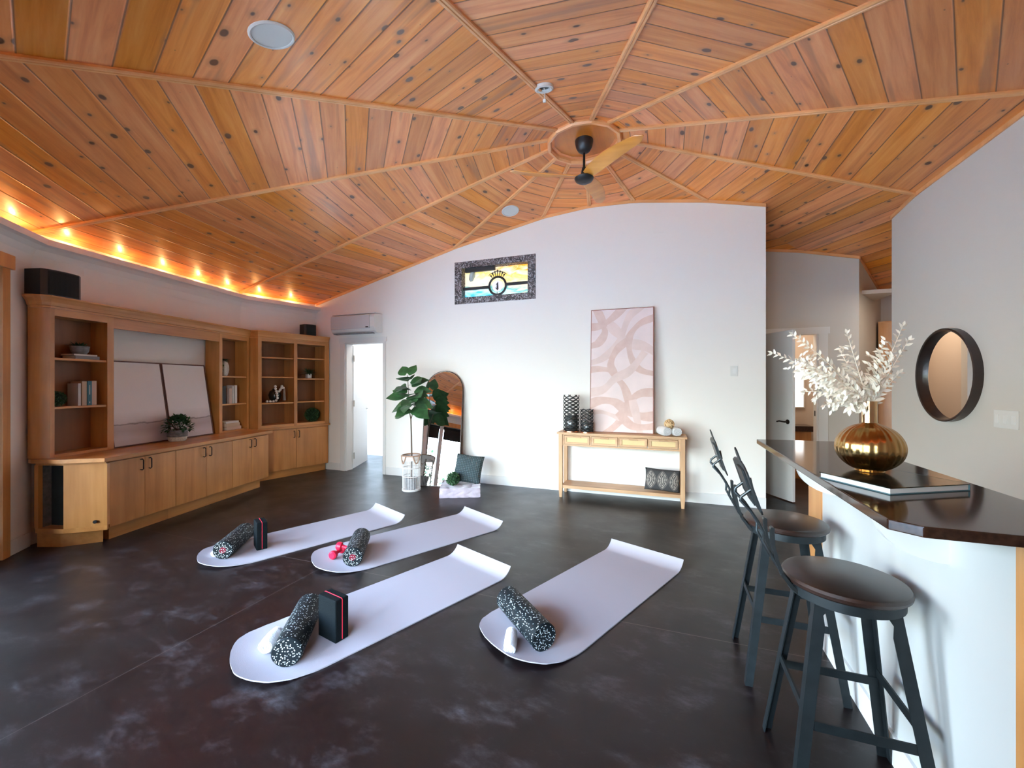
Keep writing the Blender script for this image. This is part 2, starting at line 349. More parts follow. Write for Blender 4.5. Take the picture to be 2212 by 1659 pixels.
def bookcover():
    m, nt, b = new_mat('glossy_photo_cover'); N = nt.nodes; L = nt.links
    tc = N.new('ShaderNodeTexCoord')
    n = N.new('ShaderNodeTexNoise'); n.inputs['Scale'].default_value = 9; n.inputs['Detail'].default_value = 6; n.inputs['Distortion'].default_value = 1.2; L.new(tc.outputs['Object'], n.inputs['Vector'])
    r = N.new('ShaderNodeValToRGB'); e = r.color_ramp.elements
    e[0].position = .45; e[0].color = (.012, .014, .012, 1); e[1].position = .72; e[1].color = (.35, .16, .05, 1); k = e.new(.58); k.color = (.05, .045, .03, 1)
    L.new(n.outputs['Fac'], r.inputs['Fac']); L.new(r.outputs['Color'], b.inputs['Base Color']); b.inputs['Roughness'].default_value = .12
    return m
M['cover'] = bookcover()
M['coveredge'] = mat('teal_grey_board_edge', (.10, .22, .27), rough=.4)

# ------------------------------------------------------------------ mesh builder
class MB:
    def __init__(s): s.bm = bmesh.new(); s.uv = None
    def _q(s, vs):
        try: s.bm.faces.new(vs)
        except ValueError: pass
    def box(s, x0, x1, y0, y1, z0, z1, T=None):
        P = [Vector((x, y, z)) for z in (z0, z1) for y in (y0, y1) for x in (x0, x1)]
        if T is not None: P = [T @ p for p in P]
        v = [s.bm.verts.new(p) for p in P]
        for f in ((0, 2, 3, 1), (4, 5, 7, 6), (0, 1, 5, 4), (2, 6, 7, 3), (0, 4, 6, 2), (1, 3, 7, 5)): s._q([v[i] for i in f])
        return s
    def prism(s, poly, z0, z1, T=None):
        a = [Vector((p[0], p[1], z0)) for p in poly]; b = [Vector((p[0], p[1], z1)) for p in poly]
        if T is not None: a = [T @ p for p in a]; b = [T @ p for p in b]
        a = [s.bm.verts.new(p) for p in a]; b = [s.bm.verts.new(p) for p in b]
        n = len(a); s._q(a[::-1]); s._q(b)
        for i in range(n): s._q([a[i], a[(i+1) % n], b[(i+1) % n], b[i]])
        return s
    def rings(s, R_, closed_ring=True, cap=True, loop=False):
        V = [[s.bm.verts.new(p) for p in r] for r in R_]
        n = len(V[0]); m = len(V)
        for i in range(m if loop else m-1):
            A, B = V[i], V[(i+1) % m]
            for j in range(n if closed_ring else n-1): s._q([A[j], A[(j+1) % n], B[(j+1) % n], B[j]])
        if cap and closed_ring and not loop:
            s._q(V[0][::-1]); s._q(V[-1])
        return s
    def tube(s, pts, r, seg=8, closed=False, ry=None, up=None):
        pts = [Vector(p) for p in pts]; n = len(pts); rr = r if isinstance(r, (list, tuple)) else [r]*n
        T = []
        for i in range(n):
            a = pts[(i-1) % n] if (closed or i > 0) else pts[i]; b = pts[(i+1) % n] if (closed or i < n-1) else pts[i]
            t = (b-a); T.append(t.normalized() if t.length > 1e-9 else Vector((0, 0, 1)))
        u = Vector(up) if up is not None else (Vector((0, 0, 1)) if abs(T[0].z) < .9 else Vector((1, 0, 0)))
        u = (u - T[0]*u.dot(T[0])).normalized(); out = []
        for i in range(n):
            if up is not None: u = Vector(up)
            u = (u - T[i]*u.dot(T[i])).normalized(); w = T[i].cross(u)
            k = 1 if ry is None else ry
            out.append([pts[i] + u*(math.cos(2*PI*j/seg)*rr[i]*k) + w*(math.sin(2*PI*j/seg)*rr[i]) for j in range(seg)])
        return s.rings(out, loop=closed)
    def strip(s, pts, w, t, side):
        """flat bar: width w along side vector, thickness t"""
        pts = [Vector(p) for p in pts]; side = Vector(side).normalized(); out = []
        for i, p in enumerate(pts):
            a = pts[max(i-1, 0)]; b = pts[min(i+1, len(pts)-1)]; tg = (b-a).normalized(); nn = tg.cross(side).normalized()
            out.append([p+side*w/2+nn*t/2, p-side*w/2+nn*t/2, p-side*w/2-nn*t/2, p+side*w/2-nn*t/2])
        return s.rings(out)
    def lathe(s, prof, seg=24, T=None, cx=0, cy=0):
        out = []
        for r, z in prof:
            ring = [Vector((cx+r*math.cos(2*PI*j/seg), cy+r*math.sin(2*PI*j/seg), z)) for j in range(seg)]
            if T is not None: ring = [T @ p for p in ring]
            out.append(ring)
        return s.rings(out)
    def ball(s, c, r, seg=12, sz=1, jit=0):
        c = Vector(c); n = seg//2; out = []
        for i in range(n+1):
            th = PI*i/n; rr = max(math.sin(th), .02)*r; z = -math.cos(th)*r*sz
            out.append([c+Vector((rr*math.cos(2*PI*j/seg), rr*math.sin(2*PI*j/seg), z))*(1+random.uniform(-jit, jit)) if not jit else c+Vector((rr*math.cos(2*PI*j/seg), rr*math.sin(2*PI*j/seg), z)) for j in range(seg)])
        return s.rings(out)
    def quad(s, *P): s._q([s.bm.verts.new(Vector(p)) for p in P]); return s
    def leaf(s, base, d, up, L, W, bend=.2, n=4, fold=.15):
        base = Vector(base); d = Vector(d).normalized(); up = Vector(up); sd = d.cross(up)
        if sd.length < 1e-4: sd = d.cross(Vector((1, .3, .2)))
        sd.normalize(); nn = sd.cross(d).normalized(); rows = []
        for i in range(n+1):
            t = i/n; w = W/2*max(math.sin(PI*min(1, t**.8*.97+.03)), .03)
            c = base + d*(L*t) - nn*(bend*L*t*t)
            rows.append([s.bm.verts.new(c-sd*w+nn*fold*w), s.bm.verts.new(c), s.bm.verts.new(c+sd*w+nn*fold*w)])
        for a, b in zip(rows, rows[1:]):
            s._q([a[0], a[1], b[1], b[0]]); s._q([a[1], a[2], b[2], b[1]])
        return s
    def build(s, name, material, parent=None, smooth=False, bev=0, seg=2, weld=False):
        if weld: bmesh.ops.remove_doubles(s.bm, verts=s.bm.verts, dist=1e-5)
        bmesh.ops.recalc_face_normals(s.bm, faces=s.bm.faces)
        if bev:
            ed = [e for e in s.bm.edges if len(e.link_faces) == 2 and e.calc_face_angle(0) > .6]
            bmesh.ops.bevel(s.bm, geom=ed, offset=bev, segments=seg, affect='EDGES', profile=.6)
        me = bpy.data.meshes.new(name); s.bm.to_mesh(me); s.bm.free()
        me.materials.append(material)
        if smooth:
            for p in me.polygons: p.use_smooth = True
            if smooth == 'auto':
                try: me.set_sharp_from_angle(angle=R(35))
                except Exception: pass
        o = bpy.data.objects.new(name, me); C.objects.link(o)
        if parent is not None: o.parent = parent
        return o

def tag(o, label, cat, group=None, kind=None):
    o['label'] = label; o['category'] = cat
    if group: o['group'] = group
    if kind: o['kind'] = kind
    return o
def thing(name, label, cat, loc=(0, 0, 0), rz=0, group=None):
    o = bpy.data.objects.new(name, None); C.objects.link(o); o.location = loc; o.rotation_euler = (0, 0, rz)
    o.empty_display_size = .1
    return tag(o, label, cat, group)
def struct(o, label=None, cat=None):
    o['kind'] = 'structure'
    if label: o['label'] = label
    if cat: o['category'] = cat
    return o
def dup(root, loc=None, rz=None, label=None, group=None):
    r = root.copy(); C.objects.link(r)
    if loc is not None: r.location = loc
    if rz is not None: r.rotation_euler = (r.rotation_euler[0], r.rotation_euler[1], rz)
    if label: r['label'] = label
    if group: r['group'] = group
    for ch in list(root.children):
        c = ch.copy(); C.objects.link(c); c.parent = r
        for g in list(ch.children):
            d = g.copy(); C.objects.link(d); d.parent = c
    return r
def rot(axis, a): return Matrix.Rotation(a, 4, axis)
def tr(x, y, z): return Matrix.Translation((x, y, z))

# ------------------------------------------------------------------ room geometry
APX, APY, APZ, SL = -.769, 4.239, 3.977, .252
NS = 13; TH0 = R(262.96); DT = 2*PI/NS
RW = 4.97
def vert(k, r=RW):
    t = TH0+k*DT; return Vector((APX+r*math.cos(t), APY+r*math.sin(t)))
def ceilz(x, y):
    ang = (math.atan2(y-APY, x-APX)-TH0) % DT - DT/2
    return APZ-SL*math.hypot(x-APX, y-APY)*math.cos(ang)/math.cos(DT/2)
VB = 5.34      # back wall plane (y)
UR = 2.23      # right wall plane (x)

# floor
struct(MB().box(-6.4, 4.6, -1.2, 9.2, -.12, 0).build('floor', M['concrete']))
# ceiling: thirteen wedges of boards
mb = MB(); bm = mb.bm; uvl = bm.loops.layers.uv.new('UVMap')
for k in range(NS):
    far = 9.0 if k in (3, 4, 5, 6) else 5.25
    P = []
    for kk, rr in ((k, .30), (k, far), (k+1, far), (k+1, .30)):
        t = TH0+kk*DT; P.append(Vector((APX+rr*math.cos(t), APY+rr*math.sin(t), APZ-SL*rr)))
    bis = TH0+(k+.5)*DT; bd = Vector((math.cos(bis), math.sin(bis))); td = Vector((-bd.y, bd.x))
    vs = [bm.verts.new(p) for p in P]; f = bm.faces.new(vs)
    for lp in f.loops:
        q = Vector((lp.vert.co.x-APX, lp.vert.co.y-APY))
        lp[uvl].uv = (q.dot(td)+k*3.7, q.dot(bd)*1.0+k*.165*41+.04)
    top = [bm.verts.new(p+Vector((0, 0, .08))) for p in P]
    bm.faces.new(top[::-1])
me = bpy.data.meshes.new('ceiling'); bm.to_mesh(me); bm.free(); me.materials.append(M['pine'])
co = bpy.data.objects.new('ceiling', me); C.objects.link(co); struct(co)

tn = [0]
def trim(mb_, material, **k):
    tn[0] += 1
    return struct(mb_.build('trim_%d' % tn[0], material, **k))
# radial battens (double bead profile)
for k in range(NS):
    far = 6.2 if k in (3, 4, 5) else 4.99
    t = TH0+k*DT
    if k in (5, 6, 7, 8, 9): far = (VB-APY)/math.sin(t)
    if k in (2, 3, 4): far = (UR-APX)/math.cos(t)
    if k == 4: far += .3
    d = Vector((math.cos(t), math.sin(t), -SL)); sd = Vector((-math.sin(t), math.cos(t), 0)); nn = sd.cross(d).normalized()
    if nn.z > 0: nn = -nn
    A = Vector((APX, APY, APZ)); mb = MB()
    prof = [(-.024, -.03), (-.024, .014), (-.016, .020), (-.004, .020), (0, .014), (.004, .020), (.016, .020), (.024, .014), (.024, -.03)]
    rg = [[A+d*tt+sd*a+nn*b for a, b in prof] for tt in (.34, far)]
    trim(mb.rings(rg), M['orangex'])

# walls
def wall(name, A, B, thick, ztop=None, openings=(), material=None, z0=0, side=1, extra=()):
    """vertical wall from plan point A to B, thickness to the side away from the room, its top follows the ceiling"""
    A = Vector(A); B = Vector(B); Ln = (B-A).length; d = (B-A)/Ln; n = Vector((-d.y, d.x))*side*thick
    br = sorted(set([0, Ln]+[o[0] for o in openings]+[o[1] for o in openings]+[Ln*i/24 for i in range(25)]+list(extra)))
    mb = MB()
    zt = (lambda p: ceilz(p.x, p.y)+.01) if ztop is None else (lambda p: ztop)
    for s0, s1 in zip(br, br[1:]):
        if s1-s0 < 1e-5: continue
        ivs = [(z0, None)]
        for o in openings:
            if o[0] <= s0+1e-6 and o[1] >= s1-1e-6:
                new = []
                for a, b in ivs:
                    if o[2] > a+1e-6: new.append((a, o[2]))
                    if b is None or b > o[3]+1e-6: new.append((o[3], b))
                ivs = new
        p0, p1 = A+d*s0, A+d*s1
        for a, b in ivs:
            t0 = zt(p0) if b is None else b; t1 = zt(p1) if b is None else b
            P = [(p0.x, p0.y, a), (p1.x, p1.y, a), (p1.x+n.x, p1.y+n.y, a), (p0.x+n.x, p0.y+n.y, a),
                 (p0.x, p0.y, t0), (p1.x, p1.y, t1), (p1.x+n.x, p1.y+n.y, t1), (p0.x+n.x, p0.y+n.y, t0)]
            v = [mb.bm.verts.new(q) for q in P]
            for f in ((0, 3, 2, 1), (4, 5, 6, 7), (0, 1, 5, 4), (1, 2, 6, 5), (2, 3, 7, 6), (3, 0, 4, 7)): mb._q([v[i] for i in f])
    bmesh.ops.remove_doubles(mb.bm, verts=mb.bm.verts, dist=1e-5)
    return struct(mb.build(name, material or M['wall']))

BX0 = -5.47
BWE = 1.075
wall('wall_back', (BX0-.02, VB), (BWE, VB), .14, openings=[(-4.83-BX0+.02, -4.09-BX0+.02, 0, 2.06), (-2.76-BX0+.02, -1.70-BX0+.02, 2.60, 3.10)], side=1, extra=[])
wall('wall_left', vert(10)+(vert(9)-vert(10))*.50, vert(10), .15, side=-1)
wall('wall_left', vert(10), vert(11), .15, side=-1)
WINS = []
def window_wall(k0, k1, name, s0, s1, zt=2.33, z0=.06):
    A, B = vert(k0), vert(k1)
    w = wall(name, A, B, .18, side=-1, openings=[(s0, s1, z0, zt)])
    WINS.append((A, B, s0, s1, z0, zt))
window_wall(11, 12, 'wall_left_front', .355, 2.30)
window_wall(12, 0, 'wall_front', .10, 2.30)
window_wall(0, 1, 'wall_front', .10, 1.05)  # unseen window, added here to brighten the left wall
p2 = vert(1)+(vert(2)-vert(1))*((UR+.12-vert(1).x)/(vert(2).x-vert(1).x))
wall('wall_front_right', vert(1), p2, .15, side=-1)
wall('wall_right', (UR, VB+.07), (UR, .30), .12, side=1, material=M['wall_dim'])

# windows: wood casing, mullion, glass, roller shade
glass = bpy.data.materials.new('clear_glass'); glass.use_nodes = True
nt = glass.node_tree; nt.nodes.remove(nt.nodes['Principled BSDF'])
tb = nt.nodes.new('ShaderNodeBsdfTransparent'); gb = nt.nodes.new('ShaderNodeBsdfGlossy'); gb.inputs['Roughness'].default_value = .02
fr_ = nt.nodes.new('ShaderNodeFresnel'); ms = nt.nodes.new('ShaderNodeMixShader'); nt.links.new(fr_.outputs[0], ms.inputs[0]); nt.links.new(tb.outputs[0], ms.inputs[1]); nt.links.new(gb.outputs[0], ms.inputs[2]); nt.links.new(ms.outputs[0], nt.nodes['Material Output'].inputs['Surface'])
for i, (A, B, s0, s1, z0, zt) in enumerate(WINS):
    d = (B-A).normalized(); ang = math.atan2(d.y, d.x)
    w = bpy.data.objects.new('window_%d' % (i+1), None); C.objects.link(w); w.location = (A.x, A.y, 0); w.rotation_euler = (0, 0, ang); struct(w)
    # local: x along the wall, -y outside? outside is to the right of travel (side=-1)
    Ls = (s0+s1)/2
    mb = MB()
    for a, b in (((s0-.08, s0),) if i == 0 else ()):
        if b > a: mb.box(a, b, .0, .022, z0-.06, zt+.02)
    mb.box(s0-(.11 if i == 0 else .02), s1+.02, .0, .035, zt, zt+.115)
    mb.build('casing', M['orange'], w, bev=.003)
    mb = MB().box(s0, s0+.06, -.15, -.06, z0, zt).box(s1-.06, s1, -.15, -.06, z0, zt).box(s0, s1, -.15, -.06, z0, z0+.07).box(s0, s1, -.15, -.06, zt-.07, zt)
    muls = ([Ls], [.50, 1.40], [])[i]
    for q in muls: mb.box(q-.05, q+.05, -.15, -.02, z0, zt)
    mb.build('frame', M['trimwhite'], w)
    MB().box(s0+.06, s1-.06, -.110, -.104, z0+.07, zt-.07).build('glass', glass, w)
    if i == 0: continue
    ed_ = [s0-.04]+muls+[s1+.04]
    for a, b in [(p+.06, q-.06) for p, q in zip(ed_, ed_[1:])]:
        t = MB().tube([(a, -.03, zt-.04), (b, -.03, zt-.04)], .03, 12).box(a+.01, b-.01, -.034, -.028, zt-.36, zt-.04).build('roller_shade', M['darkwindow'], w)

# wall-top trim following the ceiling
def top_trim(A, B, off, h=.035, t=.014, n=48):
    A = Vector(A); B = Vector(B); d = (B-A).normalized(); nn = Vector((off[0], off[1]))
    rg = []
    for i in range(n+1):
        p = A+(B-A)*i/n; q = p+nn*t; z = ceilz(q.x, q.y)
        rg.append([Vector((p.x+nn.x*.001, p.y+nn.y*.001, z+.005)), Vector((q.x, q.y, z+.005)), Vector((q.x, q.y, z-h)), Vector((p.x+nn.x*.001, p.y+nn.y*.001, z-h))])
    trim(MB().rings(rg), M['orangex'])
top_trim((-5.42, VB), (BWE, VB), (0, -1))
top_trim((UR, .4), (UR, VB+.07), (-1, 0))

# light ledge around the room (lip, tray and cove below)
prof = [(0, 2.44), (.012, 2.52), (.04, 2.575), (.085, 2.605), (.125, 2.615), (.125, 2.668), (.112, 2.668), (.112, 2.628), (0, 2.628)]
ks = [9, 10, 11, 12, 13, 14]
rg = []
cs = 1/math.cos(DT/2)
def ring_pts(k):
    return [Vector((*vert(k % NS, RW-a*cs), z)) for a, z in prof]
first = []
for a, z in prof:
    p, q = vert(9, RW-a*cs), vert(10, RW-a*cs); t = (VB-.0-p.y)/(q.y-p.y); r_ = p+(q-p)*t; first.append(Vector((r_.x, r_.y, z)))
rg.append(first)
for k in (10, 11, 12, 13, 14): rg.append(ring_pts(k))
last = []
for a, z in prof:
    p, q = vert(1, RW-a*cs), vert(2, RW-a*cs); t = (UR-p.x)/(q.x-p.x); r_ = p+(q-p)*t; last.append(Vector((r_.x, r_.y, z)))
rg.append(last)
trim(MB().rings(rg), M['wall'])
# bulbs hidden on the ledge
def add_light(kind, name, loc, energy, color, **k):
    l = bpy.data.lights.new(name, kind); l.energy = energy; l.color = color
    for a, v in k.items(): setattr(l, a, v)
    o = bpy.data.objects.new(name, l); C.objects.link(o); o.location = loc
    return o
LR = RW-.055*cs
for k in (9, 10, 11, 12, 13, 14):
    A, B = vert(k % NS, LR), vert((k+1) % NS, LR)
    for i in range(5):
        p = A+(B-A)*(i+.5)/5
        if p.y > VB-.12 or p.x > UR-.15: continue
        add_light('POINT', 'ledge_bulb', (p.x, p.y, 2.655), 1.5, (1, .50, .17), shadow_soft_size=.012)

# baseboards
def base(name, A, B, off, h=.12, t=.014, m=None):
    A = Vector(A); B = Vector(B); o = Vector(off)
    P = [A, B, B+o*t, A+o*t]
    struct(MB().prism([(p.x, p.y) for p in P], 0, h).build(name, m or M['trimwhite']))
base('baseboard_back', (-4.03, VB), (BWE, VB), (0, -1))
base('baseboard_back', (-5.2, VB), (-4.93, VB), (0, -1))
base('baseboard_right', (UR, 1.0), (UR, VB+.05), (-1, 0))
w11 = (vert(12)-vert(11)).normalized(); nin = Vector((-w11.y, w11.x))
base('baseboard_left', vert(11)+w11*.04, vert(11)+w11*.30, nin)

# ------------------------------------------------------------------ left doorway and the room behind it
trim(MB().box(-4.92, -4.83, VB-.018, VB, 0, 2.06).box(-4.09, -4.04, VB-.018, VB, 0, 2.06).box(-4.94, -4.02, VB-.022, VB, 2.06, 2.135)
     .box(-4.83, -4.805, VB, VB+.14, 0, 2.06).box(-4.105, -4.09, VB, VB+.14, 0, 2.06).box(-4.83, -4.09, VB, VB+.14, 2.04, 2.06), M['trimwhite'])
dr = bpy.data.objects.new('door_1', None); C.objects.link(dr); struct(dr); dr.location = (-4.795, VB+.15, 0)
dr.rotation_euler = (0, 0, math.atan2(6.30-5.49, -5.13+4.795))
MB().box(0, .74, -.0, .035, .012, 2.03).build('door_panel', M['doorwhite'], dr, bev=.002)
for z in (.22, 1.08, 1.82): MB().box(-.012, .03, -.012, .0, z-.05, z+.05).tube([(-.008, -.012, z-.05), (-.008, -.012, z+.05)], .008, 8).build('hinge', M['nickel'], dr)
MB().tube([(.68, 0, .96), (.68, -.05, .96)], .010, 10).tube([(.68, -.003, .96), (.68, 0, .96)], .03, 16).tube([(.68, -.05, .96), (.58, -.055, .96)], .009, 8).build('handle', M['nickel'], dr)
# bedroom shell
bw = M['wall']
struct(MB().box(-6.3, -6.2, 5.6, 6.9, 0, 2.5).build('wall_bedroom', bw))
struct(MB().box(-6.2, -3.0, 6.72, 6.82, 0, 2.5).build('wall_bedroom', bw))
struct(MB().box(-3.1, -3.0, VB+.14, 6.72, 0, 2.5).build('wall_bedroom', bw))
struct(MB().box(-6.3, -3.0, VB+.15, 6.82, 2.45, 2.5).build('ceiling_bedroom', bw))
base('baseboard_bedroom', (-6.2, 6.72), (-3.1, 6.72), (0, -1))
add_light('AREA', 'bedroom_daylight', (-4.3, 6.0, 2.4), 11, (1, .97, .93), shape='RECTANGLE', size=1.6, size_y=.7)

# ------------------------------------------------------------------ hall beyond the right end of the back wall
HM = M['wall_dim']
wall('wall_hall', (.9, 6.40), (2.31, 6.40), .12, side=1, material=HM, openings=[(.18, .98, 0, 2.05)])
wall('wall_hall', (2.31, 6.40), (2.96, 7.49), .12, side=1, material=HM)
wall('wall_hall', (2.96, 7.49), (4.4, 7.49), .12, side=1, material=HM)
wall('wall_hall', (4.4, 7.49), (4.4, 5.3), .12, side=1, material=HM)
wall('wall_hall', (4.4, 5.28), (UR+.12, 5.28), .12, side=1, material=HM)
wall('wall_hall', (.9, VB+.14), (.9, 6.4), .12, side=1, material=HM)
top_trim((.95, 6.40), (2.31, 6.40), (0, -1))
hn = Vector((7.49-6.40, -(2.96-2.31))).normalized()
top_trim((2.31, 6.40), (2.96, 7.49), hn)
trim(MB().box(1.88, 1.98, 6.382, 6.40, 0, 2.05).box(.98, 1.08, 6.382, 6.40, 0, 2.05).box(.98, 2.0, 6.378, 6.40, 2.05, 2.135)
     .box(1.86, 1.88, 6.40, 6.52, 0, 2.05), M['trimwhite'])
struct(MB().box(1.858, 1.8795, 6.44, 6.48, .98, 1.05).build('door_3', M['black']), 'latch plate in hall door frame', 'latch')
dr = bpy.data.objects.new('door_2', None); C.objects.link(dr); struct(dr); dr.location = (1.085, 6.385, 0)
dr.rotation_euler = (0, 0, math.atan2(-.8813, .4724))
MB().box(0, .77, -.035, .0, .012, 2.04).build('door_panel', M['doorwhite'], dr, bev=.002)
for sgn in (-1, 1):
    y0 = -.035 if sgn < 0 else 0
    MB().tube([(.70, y0, .95), (.70, y0+sgn*.05, .95)], .010, 10).tube([(.70, y0, .95), (.70, y0+sgn*.006, .95)], .028, 16).tube([(.70, y0+sgn*.05, .95), (.63, y0+sgn*.055, .955), (.59, y0+sgn*.05, .945)], .009, 8).build('handle', M['bronze'], dr)
# bathroom behind the hall door
tan = mat('tan_paint', (.60, .50, .42), rough=.8)
struct(MB().box(.9, 2.75, 7.55, 7.65, 0, 2.6).build('wall_bathroom', tan))
struct(MB().box(.8, .9, 6.52, 7.65, 0, 2.6).build('wall_bathroom', tan))
struct(MB().box(2.27, 2.32, 6.62, 7.55, 0, 2.6).build('wall_bathroom', tan))
struct(MB().box(.8, 2.75, 6.52, 7.65, 2.55, 2.6).build('ceiling_bathroom', tan))
wg = mat('bright_frosted_window', (.9, .92, .95), rough=.3, emit=(.93, .96, 1), emit_str=1.6)
win = bpy.data.objects.new('window_4', None); C.objects.link(win); struct(win); win.location = (1.93, 7.55, 1.05)
MB().box(-.06, .09, -.012, -.004, 0, .72).build('glass', wg, win)
MB().box(-.075, -.06, -.02, 0, -.02, .74).box(.09, .105, -.02, 0, -.02, .74).box(-.06, .09, -.02, 0, -.02, 0).box(-.06, .09, -.02, 0, .72, .74).build('frame', M['trimwhite'], win)
v = thing('bathroom_vanity', 'small wood vanity with dark top seen through the hall doorway', 'cabinet', (1.85, 7.30, 0))
MB().box(-.6, .18, -.10, .24, .0, .70).build('body', M['orange'], v, bev=.003)
MB().box(-.62, .21, -.13, .245, .70, .78).build('countertop', M['counter'], v, bev=.004)
add_light('AREA', 'bathroom_light', (1.5, 7.0, 2.5), 9, (1, .82, .62), shape='RECTANGLE', size=.8, size_y=.5)
add_light('AREA', 'hall_fill', (2.9, 5.9, 2.60), 5, (1, .86, .70), shape='DISK', size=.5)  # unseen lamp, added for warm light in the hall
# tall cabinet
t = thing('tall_cabinet', 'tall honey wood pantry cabinet at the end of the hall', 'cabinet', (2.815, 7.20, 0), math.atan2(-.513, .858))
MB().box(.0, .60, 0, .26, .08, 2.27).box(.02, .58, .04, .24, 0, .08).build('body', M['orange'], t)
MB().box(.01, .59, -.020, -.001, .10, 1.42).build('door', M['orange'], t, bev=.002)
MB().box(.01, .59, -.020, -.001, 1.44, 2.25).build('door', M['orange'], t, bev=.002)

# ------------------------------------------------------------------ stained glass niche in the back wall
t = thing('window_art', 'backlit painted glass panel with iron ring emblem set high in the white wall', 'artwork', (-2.2315, VB, 2.55))
# local x -0.6095..0.6095 ; z 0..0.604 ; y>0 into the wall
fm = MB()
fm.box(-.6095, .6095, -.012, .0, 0, .09).box(-.6095, .6095, -.012, .0, .515, .604).box(-.6095, -.50, -.012, 0, .09, .515).box(.50, .6095, -.012, 0, .09, .515)
fm.box(-.528, -.50, 0, .135, .05, .55).box(.50, .528, 0, .135, .05, .55).box(-.5, .5, 0, .135, .05, .09).box(-.5, .5, 0, .135, .515, .55)
fm.build('frame', M['artframe'], t)
MB().box(-.5, .5, .105, .112, .09, .515).build('painted_glass', M['stained'], t)
cx, cz = 0.03, .235
ring = [(cx+.125*math.cos(a), .06, cz+.125*math.sin(a)) for a in [2*PI*i/40 for i in range(40)]]
MB().tube(ring, .016, 8, closed=True, up=(0, 1, 0), ry=.5).build('ring', M['ironblack'], t, smooth=True)
MB().box(-.5, cx-.125, .05, .066, cz-.03, cz+.01).build('cross_bar', M['ironblack'], t)
MB().box(cx+.125, .5, .05, .066, cz-.01, cz+.03).build('cross_bar', M['ironblack'], t)
cr = MB()
for i in range(-3, 4):
    a = PI/2+i*.2; r0, r1 = .14, .215-.012*abs(i)
    cr.tube([(cx+r0*math.cos(a), .06, cz+r0*math.sin(a)), (cx+r1*math.cos(a), .06, cz+r1*math.sin(a))], [.004, .009], 6)
    cr.ball((cx+r1*math.cos(a), .06, cz+r1*math.sin(a)), .013, 8)
arc = [(cx+.205*math.cos(PI/2+i*.2), .06, cz+.205*math.sin(PI/2+i*.2)) for i in [x*.5 for x in range(-7, 8)]]
cr.tube(arc, .005, 6); cr.build('crown_emblem', M['ironblack'], t, smooth=True)
MB().tube([(cx, .055, cz-.005), (cx, .059, cz-.005)], .078, 32).build('disc', mat('pale_glass_disc', (.72, .72, .82), rough=.4, emit=(.72, .72, .85), emit_str=.35), t)
MB().prism([(.012, .055), (.018, -.05), (0, -.065), (-.035, -.02), (-.01, -.035), (-.006, .02), (-.022, .012)], 0, .006, T=tr(cx, .054, cz) @ rot('X', PI/2)).box(cx-.003, cx+.003, .045, .052, cz-.12, cz-.085).build('numeral', M['ironblack'], t)
MB().lathe([(.0, 0), (.03, .02), (.045, .09), (.03, .16), (0, .18)], 14, T=tr(-.40, .08, .33) @ rot('Y', .3)).build('glass_drop', mat('frosted_grey_glass', (.45, .50, .48), rough=.3), t, smooth=True)
MB().box(-.46, .0, .02, .06, .455, .515).build('dark_strip', M['ironblack'], t)

# small wall plates
def plate(name, label, cat, loc, w, h, axis='y', n=1):
    t = thing(name, label, cat, loc)
    if axis == 'y':
        MB().box(-w/2, w/2, -.007, 0, -h/2, h/2).build('plate', M['white'], t, bev=.002)
        for i in range(n): x = (i-(n-1)/2)*w/n; MB().box(x-.016, x+.016, -.011, -.007, -.03, .03).build('rocker', M['trimwhite'], t, bev=.001)
    else:
        MB().box(-.007, 0, -w/2, w/2, -h/2, h/2).build('plate', M['white'], t, bev=.002)
        for i in range(n): y = (i-(n-1)/2)*w/n; MB().box(-.011, -.007, y-.016, y+.016, -.03, .03).build('rocker', M['trimwhite'], t, bev=.001)
plate('light_switch', 'white light switch on the back wall beyond the pink canvas', 'switch', (.757, VB, 1.55), .075, .12)
plate('light_switch', 'wide white switch plate beside the round mirror on right wall', 'switch', (UR, 3.87, 1.155), .22, .125, 'x', 3)
t = thing('wall_cover_plate', 'small blank white cover plate high on the back wall', 'cover plate', (-.06, VB, 3.28))
MB().box(-.06, .06, -.006, 0, -.04, .04).build('plate', M['wall'], t, bev=.002)

# ------------------------------------------------------------------ air conditioner
t = thing('air_conditioner', 'white wall-mounted split air conditioner above the left doorway', 'air conditioner', (-4.53, VB, 2.18))
prof = [(0, .02), (-.10, 0), (-.165, .03), (-.195, .10), (-.20, .24), (-.175, .29), (0, .31)]
MB().rings([[Vector((x, y, z)) for y, z in prof] for x in (-.42, .42)]).build('body', M['white'], t, bev=.006)
MB().box(-.40, .34, -.207, -.19, .07, .275).build('front_panel', mat('pale_grey_panel', (.55, .57, .60), rough=.3), t, bev=.004)
MB().box(-.38, .36, -.17, -.10, -.002, .012).build('louver', M['stone'], t)
MB().box(.27, .32, -.209, -.206, .08, .10).build('display', M['black'], t)
MB().box(-.42, .42, -.16, -.02, .305, .315).build('top_grille', M['trimwhite'], t)

